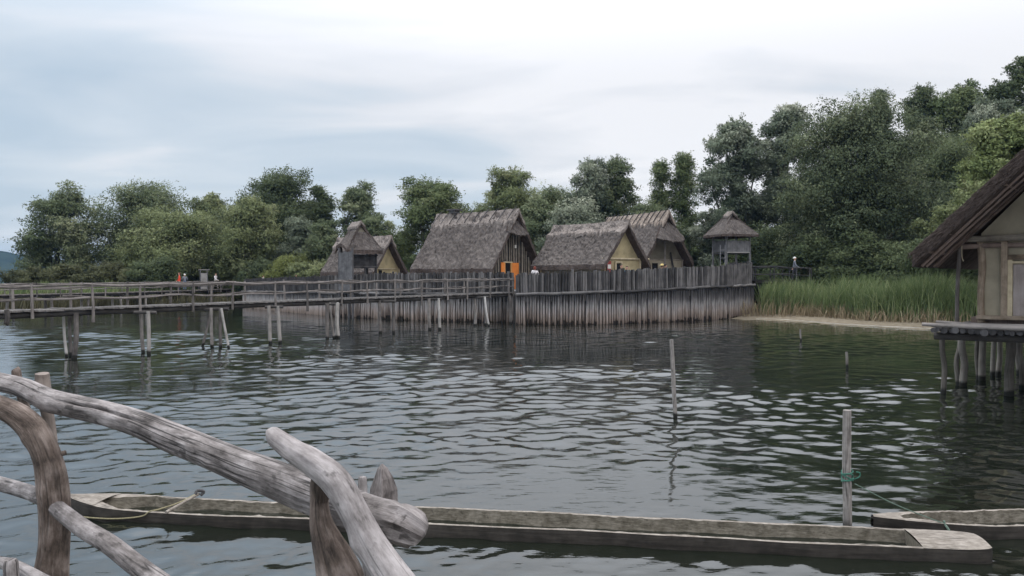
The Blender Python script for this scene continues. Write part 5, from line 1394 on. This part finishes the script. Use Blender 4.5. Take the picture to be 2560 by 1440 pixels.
    T('poplar_tree', 'slim wind-bent poplar, left one of the pair', 1648, 402, 60, 90, 'poplar', 'dome', ls=.26, base=.0, ncl=80, group=CS, clump=.3, wind=.2)
    T('poplar_tree', 'slim wind-bent poplar, right and taller one of the pair', 1706, 384, 74, 90, 'poplar', 'dome', ls=.26, base=.0, ncl=90, group=CS, clump=.28, wind=.2)
    T('alder_tree', 'dark mid-height tree behind the hooded house gable', 1690, 560, 150, 80, 'dark', 'dome', ls=.26, base=.0, ncl=60, group=CS)
    T('alder_tree', 'grey-green tree low between yellow house and poplars', 1600, 510, 160, 84, 'willow', 'dome', ls=.26, base=.0, ncl=60, group=CS)
    T('alder_tree', 'grey tree low behind the long house chimney end', 1180, 520, 200, 92, 'willow', 'dome', ls=.26, base=.0, ncl=60, group=CS)
    T('willow_tree', 'broad grey-green willow mass directly above the yellow house', 1490, 448, 260, 94, 'willow', 'dome', ls=.28, base=.0, ncl=100, group=CS)
    T('willow_tree', 'broad willow mass between the long house ridge and the pointed silvery willow', 1320, 478, 230, 95, 'willow_light', 'dome', ls=.28, base=.0, ncl=90, group=CS)
    T('willow_tree', 'grey willow mass filling the skyline left of the highest left shore tree', 560, 520, 260, 108, 'willow', 'dome', ls=.32, base=.0, ncl=90, group=LS)
    # right bank
    T('silver_poplar', 'tall silvery poplar behind the right tower', 1835, 305, 165, 78, 'silver', 'round', ls=.27, base=.02, ncl=95, group=RS, clump=.15, dens=1.1)
    T('silver_poplar', 'taller silvery poplar left of the huge willow', 1955, 266, 140, 80, 'silver', 'round', ls=.27, base=.02, ncl=90, group=RS, clump=.16, dens=1.1)
    T('willow_tree', 'huge rounded dark willow over the reeds', 2143, 246, 375, 66, 'dense', 'dome', ls=.24, base=.03, ncl=260, group=RS, clump=.11, dens=1.8, droop=.5, wind=.03)
    T('alder_tree', 'dark broad tree filling the gap between silvery poplars and the huge willow', 2040, 400, 300, 86, 'dark', 'dome', ls=.30, base=.0, ncl=90, group=RS)
    T('alder_tree', 'dark broad tree filling the space below the ragged tops', 2300, 330, 330, 82, 'dark', 'dome', ls=.30, base=.0, ncl=90, group=RS)
    T('alder_tree', 'dark tree low between the poplar pair and the right tower', 1800, 500, 150, 86, 'dark', 'dome', ls=.28, base=.0, ncl=70, group=RS)
    T('alder_tree', 'dark undergrowth tree below the right lookout tower', 1890, 560, 190, 70, 'dark', 'dome', ls=.24, base=.0, ncl=70, group=RS)
    T('alder_tree', 'dark bushy tree at the foot of the huge willow, left side', 2020, 590, 190, 63, 'dark', 'dome', ls=.22, base=.0, ncl=70, group=RS)
    T('alder_tree', 'dark bushy tree at the foot of the huge willow, right side', 2190, 580, 260, 61, 'dark', 'dome', ls=.22, base=.0, ncl=80, group=RS)
    T('poplar_tree', 'thin tip of a tree above the right shoulder of the huge willow', 2195, 228, 70, 92, 'dark', 'column', ls=.30, base=.4, ncl=40, group=RS, dens=.8, clump=.26)
    T('poplar_tree', 'dark tree with ragged top right of the huge willow', 2290, 225, 150, 88, 'dark', 'round', ls=.29, base=.1, ncl=75, group=RS)
    T('poplar_tree', 'dark tree of the back row above the stilt house', 2385, 208, 160, 86, 'poplar', 'round', ls=.29, base=.1, ncl=75, group=RS)
    T('poplar_tree', 'highest tree of all, dark, in the upper right corner', 2525, 152, 150, 84, 'dark', 'round', ls=.29, base=.15, ncl=75, group=RS)
    T('poplar_tree', 'dark tree cut by the right edge of the picture', 2625, 190, 180, 80, 'dark', 'round', ls=.29, base=.1, ncl=75, group=RS)
    T('silver_poplar', 'soft silvery crown below the highest tree', 2475, 250, 160, 76, 'silver', 'dome', ls=.26, base=.1, ncl=75, group=RS)
    T('alder_tree', 'dark tree between the huge willow and the yellow-green maple', 2360, 350, 210, 72, 'dark', 'dome', ls=.26, base=.0, ncl=90, group=RS)
    T('maple_tree', 'bright yellow-green maple leaning over the stilt house roof', 2520, 292, 230, 46, 'maple', 'round', ls=.24, base=.42, ncl=80, group=RS, clump=.13, dens=.9, z0=.5)
    T('maple_tree', 'pale leafy branches reaching left of the stilt house roof', 2478, 450, 260, 44, 'willow_light', 'round', ls=.22, base=.45, ncl=60, group=RS, clump=.13, dens=.8, z0=.5)
    T('shrub', 'dark bush under the pale branches by the stilt house', 2330, 600, 160, 52, 'dark', 'dome', ls=.20, base=.0, ncl=60, cat='bush', group='bushes on the right bank', trunk=False)
forest()

def blades(name, label, n, region, h0, h1, matk, seed, wid=.02, lean=.25, kind='stuff', zt=None):
    r = np.random.default_rng(seed)
    X, Y = region(r, n)
    Z = land_z(X, Y); k = (Z > -.25); X, Y, Z = X[k], Y[k], Z[k]; n = len(X)
    h = r.uniform(h0, h1, n) * (1 + .22 * np.sin(X * .9 + .6 * np.sin(Y * 1.7)) * np.sin(Y * .7 + 1) + .12 * np.sin(X * 2.7 + Y * 1.9))
    az = r.random(n) * 6.283; ln = np.abs(r.normal(0, lean, n)) * h
    dx, dy = np.cos(az) * ln + .12 * h, np.sin(az) * ln
    a2 = r.random(n) * 3.1416; sx, sy = np.cos(a2) * wid * r.uniform(.6, 1.5, n), np.sin(a2) * wid
    base = np.stack([X, Y, Z - .05], 1); mid = base + np.stack([dx * .35, dy * .35, h * .6], 1); tip = base + np.stack([dx, dy, h], 1)
    s = np.stack([sx, sy, 0 * sx], 1)
    V = np.stack([base - s, base + s, mid + s, mid - s, tip + s * .15, tip - s * .15], 1).reshape(-1, 3)
    o = np.arange(n)[:, None] * 6
    F = np.concatenate([o + np.array([0, 1, 2, 3]), o + np.array([3, 2, 4, 5])])
    tone = np.repeat(np.clip(r.normal(.45, .25, n) + .12 * np.sin(X * 1.7 + Y), 0, 1), 6)
    ob = fastmesh(name, V, F, M[matk], attr=tone); tag(ob, label, 'reeds', None, 'stuff'); return ob
def along(poly, d0, d1):
    poly = np.array(poly, float); seg = np.concatenate([[0], np.cumsum(np.linalg.norm(np.diff(poly, axis=0), axis=1))])
    def f(r, n):
        s = r.random(n) * seg[-1]; X = np.interp(s, seg, poly[:, 0]); Y = np.interp(s, seg, poly[:, 1])
        dX = np.interp(np.minimum(s + .4, seg[-1]), seg, poly[:, 0]) - np.interp(np.maximum(s - .4, 0), seg, poly[:, 0]); dY = np.interp(np.minimum(s + .4, seg[-1]), seg, poly[:, 1]) - np.interp(np.maximum(s - .4, 0), seg, poly[:, 1])
        l = np.hypot(dX, dY); nx, ny = -dY / l, dX / l; d = r.uniform(d0, d1, n)
        return X + nx * d, Y + ny * d
    return f
RB = [(34, 29), (24.9, 39.3), (21.6, 43.6), (19, 47.3), (17.3, 52.4), (16.8, 56)]
BK = [(p[0], p[1]) for p in RB[::-1]]
blades('reeds', 'tall green reeds behind the sandy beach on the right', 42000, along(RB, -8.5, -2.5), .7, 2.15, 'reed', 1, .016, .34)
blades('dry_reeds', 'brown dead reed stalks along the front of the green reeds', 5200, along(RB, -3.6, -1.9), .15, .9, 'reed_dry', 2, .014, .55)
blades('reeds', 'green reeds growing right up to the palisade end', 3500, along([(16.9, 56.0), (20.5, 55.0)], -.6, 2.6), 1.2, 2.2, 'reed', 8, .022)
blades('dry_reeds', 'brown dead reeds at the foot of the palisade end', 350, along([(15.6, 55.4), (20.0, 53.2)], -.7, .7), .25, 1.2, 'reed_dry', 3, .014, .4)
blades('reeds', 'taller pale reeds beside the stilt house', 6000, along([(27.5, 42.5), (25.0, 47.5), (22.5, 51)], -1.0, 2.2), 1.3, 2.5, 'reed', 9, .016, .35)
LB = [(-29, 84), (-33, 76), (-36.5, 71), (-46, 69), (-60, 67)]
blades('dry_reeds', 'straw-coloured reed fringe on the left shore under the footbridges', 9000, along(LB, -3.0, .6), .6, 1.4, 'reed_dull', 4, .022)
blades('reeds', 'green meadow grass behind the left reed fringe', 14000, along(LB, -14, -2), .8, 1.7, 'reed', 5, .03)

# ------------------------------------------------------------------ people
def person(label, loc, yaw, h=1.72, shirt='c_white', legs='c_dark', hair='hair_dark', stride=.18, arms=(.1, .1), bent=(0.2, .2), hat=None, sleeves=True, lean=0.0, jacket_long=False, longhair=False, raised=None):
    k = h / 1.75
    V, E, R = [], [], []
    def v(p, r, par=None):
        V.append(Vector((p[0] * k, p[1] * k, p[2] * k))); R.append(r * k)
        if par is not None: E.append((par, len(V) - 1))
        return len(V) - 1
    pel = v((0, 0, .96), .135); ab = v((0, -lean * .3, 1.12), .125, pel); ch = v((0, -lean * .7, 1.32), .150, ab); nb = v((0, -lean, 1.47), .062, ch)
    nk = v((0, -lean - .01, 1.53), .055, nb); hd = v((0, -lean - .02, 1.60), .085, nk); hm = v((0, -lean - .02, 1.66), .098, hd); ht = v((0, -lean - .01, 1.735), .06, hm)
    nose = v((0, -lean - .125, 1.625), .014, hd)
    for s in (-1, 1):
        v((s * .095, -lean + .0, 1.63), .018, hd)
    tips = []
    for i, s in enumerate((-1, 1)):
        st = stride * (1 if s > 0 else -1)
        hp = v((s * .095, 0, .90), .095, pel); kn = v((s * .10, -st * .55 - .02, .50), .062, hp); an = v((s * .10, -st + .03, .09), .042, kn); to = v((s * .105, -st - .15, .035), .038, an)
        sh = v((s * .185, -lean * .9, 1.41), .062, ch)
        sw = -st * 1.1
        if raised == s:
            el = v((s * .30, -lean - .10, 1.30), .045, sh); wr = v((s * .24, -lean - .22, 1.52), .032, el)
            dr = Vector((0, -.25, .95))
        else:
            el = v((s * (.235 + arms[i] * .3), -lean * .6 - sw * .4 - bent[i] * .02, 1.13), .046, sh); wr = v((s * (.235 + arms[i] * .2), -lean * .5 - sw - bent[i] * .5, .90 + bent[i] * .32), .032, el)
            dr = (V[wr] - V[el]).normalized()
        dr.normalize()
        side = Vector((0, 1, 0)) if abs(dr.y) < .8 else Vector((0, 0, 1))
        w_ = V[wr] / k
        pm = v(tuple(w_ + dr * .06), .034, wr)
        for f in range(4):
            b0 = w_ + dr * .10 + side * (f - 1.5) * .02
            f0 = v(tuple(b0), .011, pm); f1 = v(tuple(b0 + dr * (.035 + .008 * (f in (1, 2))) + Vector((-s * .012, 0, 0))), .0095, f0); v(tuple(b0 + dr * (.06 + .012 * (f in (1, 2))) + Vector((-s * .03, 0, 0))), .008, f1)
        tb = w_ + dr * .045 + Vector((-s * .012, -.034, 0)); t0 = v(tuple(tb), .0125, pm); v(tuple(tb + dr * .035 + Vector((0, -.022, 0))), .010, t0)
    me = bpy.data.meshes.new('person'); me.from_pydata([tuple(x) for x in V], E, []); me.update()
    o = bpy.data.objects.new('person', me); C.objects.link(o)
    md = o.modifiers.new('skin', 'SKIN'); md.use_smooth_shade = True
    sk = me.skin_vertices[0].data if len(me.skin_vertices) else None
    if sk is None:
        bm_ = __import__('bmesh').new(); bm_.from_mesh(me); bm_.verts.layers.skin.verify(); bm_.to_mesh(me); bm_.free(); sk = me.skin_vertices[0].data
    for i, q in enumerate(R): sk[i].radius = (q, q); sk[i].use_root = (i == 0)
    ss = o.modifiers.new('sub', 'SUBSURF'); ss.levels = 1; ss.render_levels = 1
    dg = bpy.context.evaluated_depsgraph_get(); m2 = bpy.data.meshes.new_from_object(o.evaluated_get(dg)); o.modifiers.clear(); old = o.data; o.data = m2; m2.name = 'person'; bpy.data.meshes.remove(old)
    m2.materials.clear()
    for q in ('skin', shirt, legs, 'c_dark'): m2.materials.append(M[q])
    for pl in m2.polygons:
        c = pl.center / k; x = abs(c.x)
        if c.z > 1.475: mi = 0
        elif c.z > (.80 if jacket_long else .98) and x < .215: mi = 1
        elif x >= .20 and c.z > (.95 if sleeves else 1.22) and c.z > .93: mi = 1
        elif x >= .205: mi = 0
        elif c.z > .09: mi = 2
        else: mi = 3
        pl.material_index = mi; pl.use_smooth = True
    o.location = tuple(loc); o.rotation_euler = (0, 0, yaw)
    tag(o, label, 'person', 'visitors around the village')
    g = Geo(); n, mm = 12, 7; vv = []
    low = -.10 if longhair else .005
    for j in range(mm + 1):
        ph = math.pi / 2 * (1 - j / mm) if j < mm else 0
        for i in range(n):
            a = 2 * math.pi * i / n; rr = .108 * math.cos(ph) + .004; back = .5 + .5 * math.sin(a)
            z = 1.645 + .108 * math.sin(ph)
            if j >= mm - 1: z = 1.645 + (low - .05) * back + .055 * (1 - back)
            vv.append(((math.cos(a) * rr * .95) * k, (math.sin(a) * rr * 1.08 - lean - .012 + .012) * k, z * k))
    g.add(vv, [(j * n + i, j * n + (i + 1) % n, (j + 1) * n + (i + 1) % n, (j + 1) * n + i) for j in range(mm) for i in range(n)])
    ho = g.build('hair', M[hair], o, 80)
    if hat:
        g = Geo(); vv = []
        for rr, z in ((.0, 1.80), (.07, 1.80), (.105, 1.76), (.112, 1.70), (.21, 1.685), (.21, 1.675)):
            for i in range(16):
                a = 2 * math.pi * i / 16; vv.append((math.cos(a) * rr * k, (math.sin(a) * rr - lean) * k, z * k))
        g.add(vv, [(j * 16 + i, j * 16 + (i + 1) % 16, (j + 1) * 16 + (i + 1) % 16, (j + 1) * 16 + i) for j in range(5) for i in range(16)])
        g.build('hat', M[hat], o, 40)
    return o
def people():
    def on_back(px, s_off=0.0):
        # where the far footbridge passes that column of the photograph
        best = min((abs((at_[0] / at_[1]) - (px - 1280) / FPX), tuple(at_)) for at_ in (back_at(s, s_off) for s in np.arange(0, 42, .1)))
        return np.array(best[1])
    person('person in a red jacket standing on the far footbridge', on_back(449), math.radians(-65), 1.72, 'c_red', 'c_dark', 'hair_red', .05, jacket_long=True, bent=(.22, .1))
    person('person in grey and slate clothes beside the red jacket on the far footbridge', on_back(462), math.radians(200), 1.62, 'c_grey', 'c_teal', 'hair_white', .06)
    person('person in a white top and pale trousers walking along the far footbridge', on_back(539, -.2), math.radians(75), 1.68, 'c_white', 'c_beige', 'hair_dark', .24, bent=(.3, .2))
    Z = FLOOR
    def at(px, D): return np.array([(px - 1280) / FPX * D, D, Z])
    person('person in slate blue seen in the orange doorway', at(1264.5, 58.1), math.radians(30), 1.60, 'c_teal', 'c_grey', 'hair_dark', .05)
    person('auburn-haired person with bare shoulders behind the palisade by the long house', at(1337, 50.2), math.radians(180), 1.52, 'c_white', 'c_dark', 'hair_red', .05, longhair=True)
    person('dark-haired bare-armed person by the yellow house doorway', at(1553, 51.4), math.radians(60), 1.66, 'c_beige', 'c_dark', 'hair_dark', .1, sleeves=False)
    person('dark-haired person raising a hand outside the yellow house', at(1567, 51.8), math.radians(-20), 1.55, 'c_blue', 'c_dark', 'hair_dark', .05, raised=1, sleeves=False)
    person('person wearing a straw hat outside the hooded house', at(1655, 54.2), math.radians(160), 1.70, 'c_dark', 'c_dark', 'hair_dark', .05, hat='straw_hat')
    person('dark-haired person in bright blue beside the straw hat', at(1663, 53.8), math.radians(120), 1.72, 'c_blue', 'c_dark', 'hair_dark', .05)
    person('white-haired person in grey walking on the right walkway', right_at(3.4, 0), math.radians(70), 1.72, 'c_grey', 'c_dark', 'hair_white', .2)
    p = at(658, 74); person('fair-haired person just showing over the left palisade', p, math.radians(90), 1.0, 'c_white', 'c_dark', 'hair_red', .1)
    p = at(740, 65.2); person('dark-haired person just showing over the palisade left of the tower', p, math.radians(90), 1.08, 'c_dark', 'c_dark', 'hair_dark', .1)
people()

# ------------------------------------------------------------------ the air over the lake
def haze():
    m = bpy.data.materials.new('haze'); m.use_nodes = True; t = m.node_tree; t.nodes.clear()
    o = t.nodes.new('ShaderNodeOutputMaterial'); v = t.nodes.new('ShaderNodeVolumePrincipled')
    v.inputs['Color'].default_value = (.34, .58, 1.0, 1); v.inputs['Density'].default_value = .00010; v.inputs['Anisotropy'].default_value = .2
    t.links.new(v.outputs[0], o.inputs['Volume'])
    g = Geo(); g.box((0, 1900, 27), (6400, 4400, 60)); h = g.build('haze', m); tag(h, None, None, None, 'stuff')
haze()
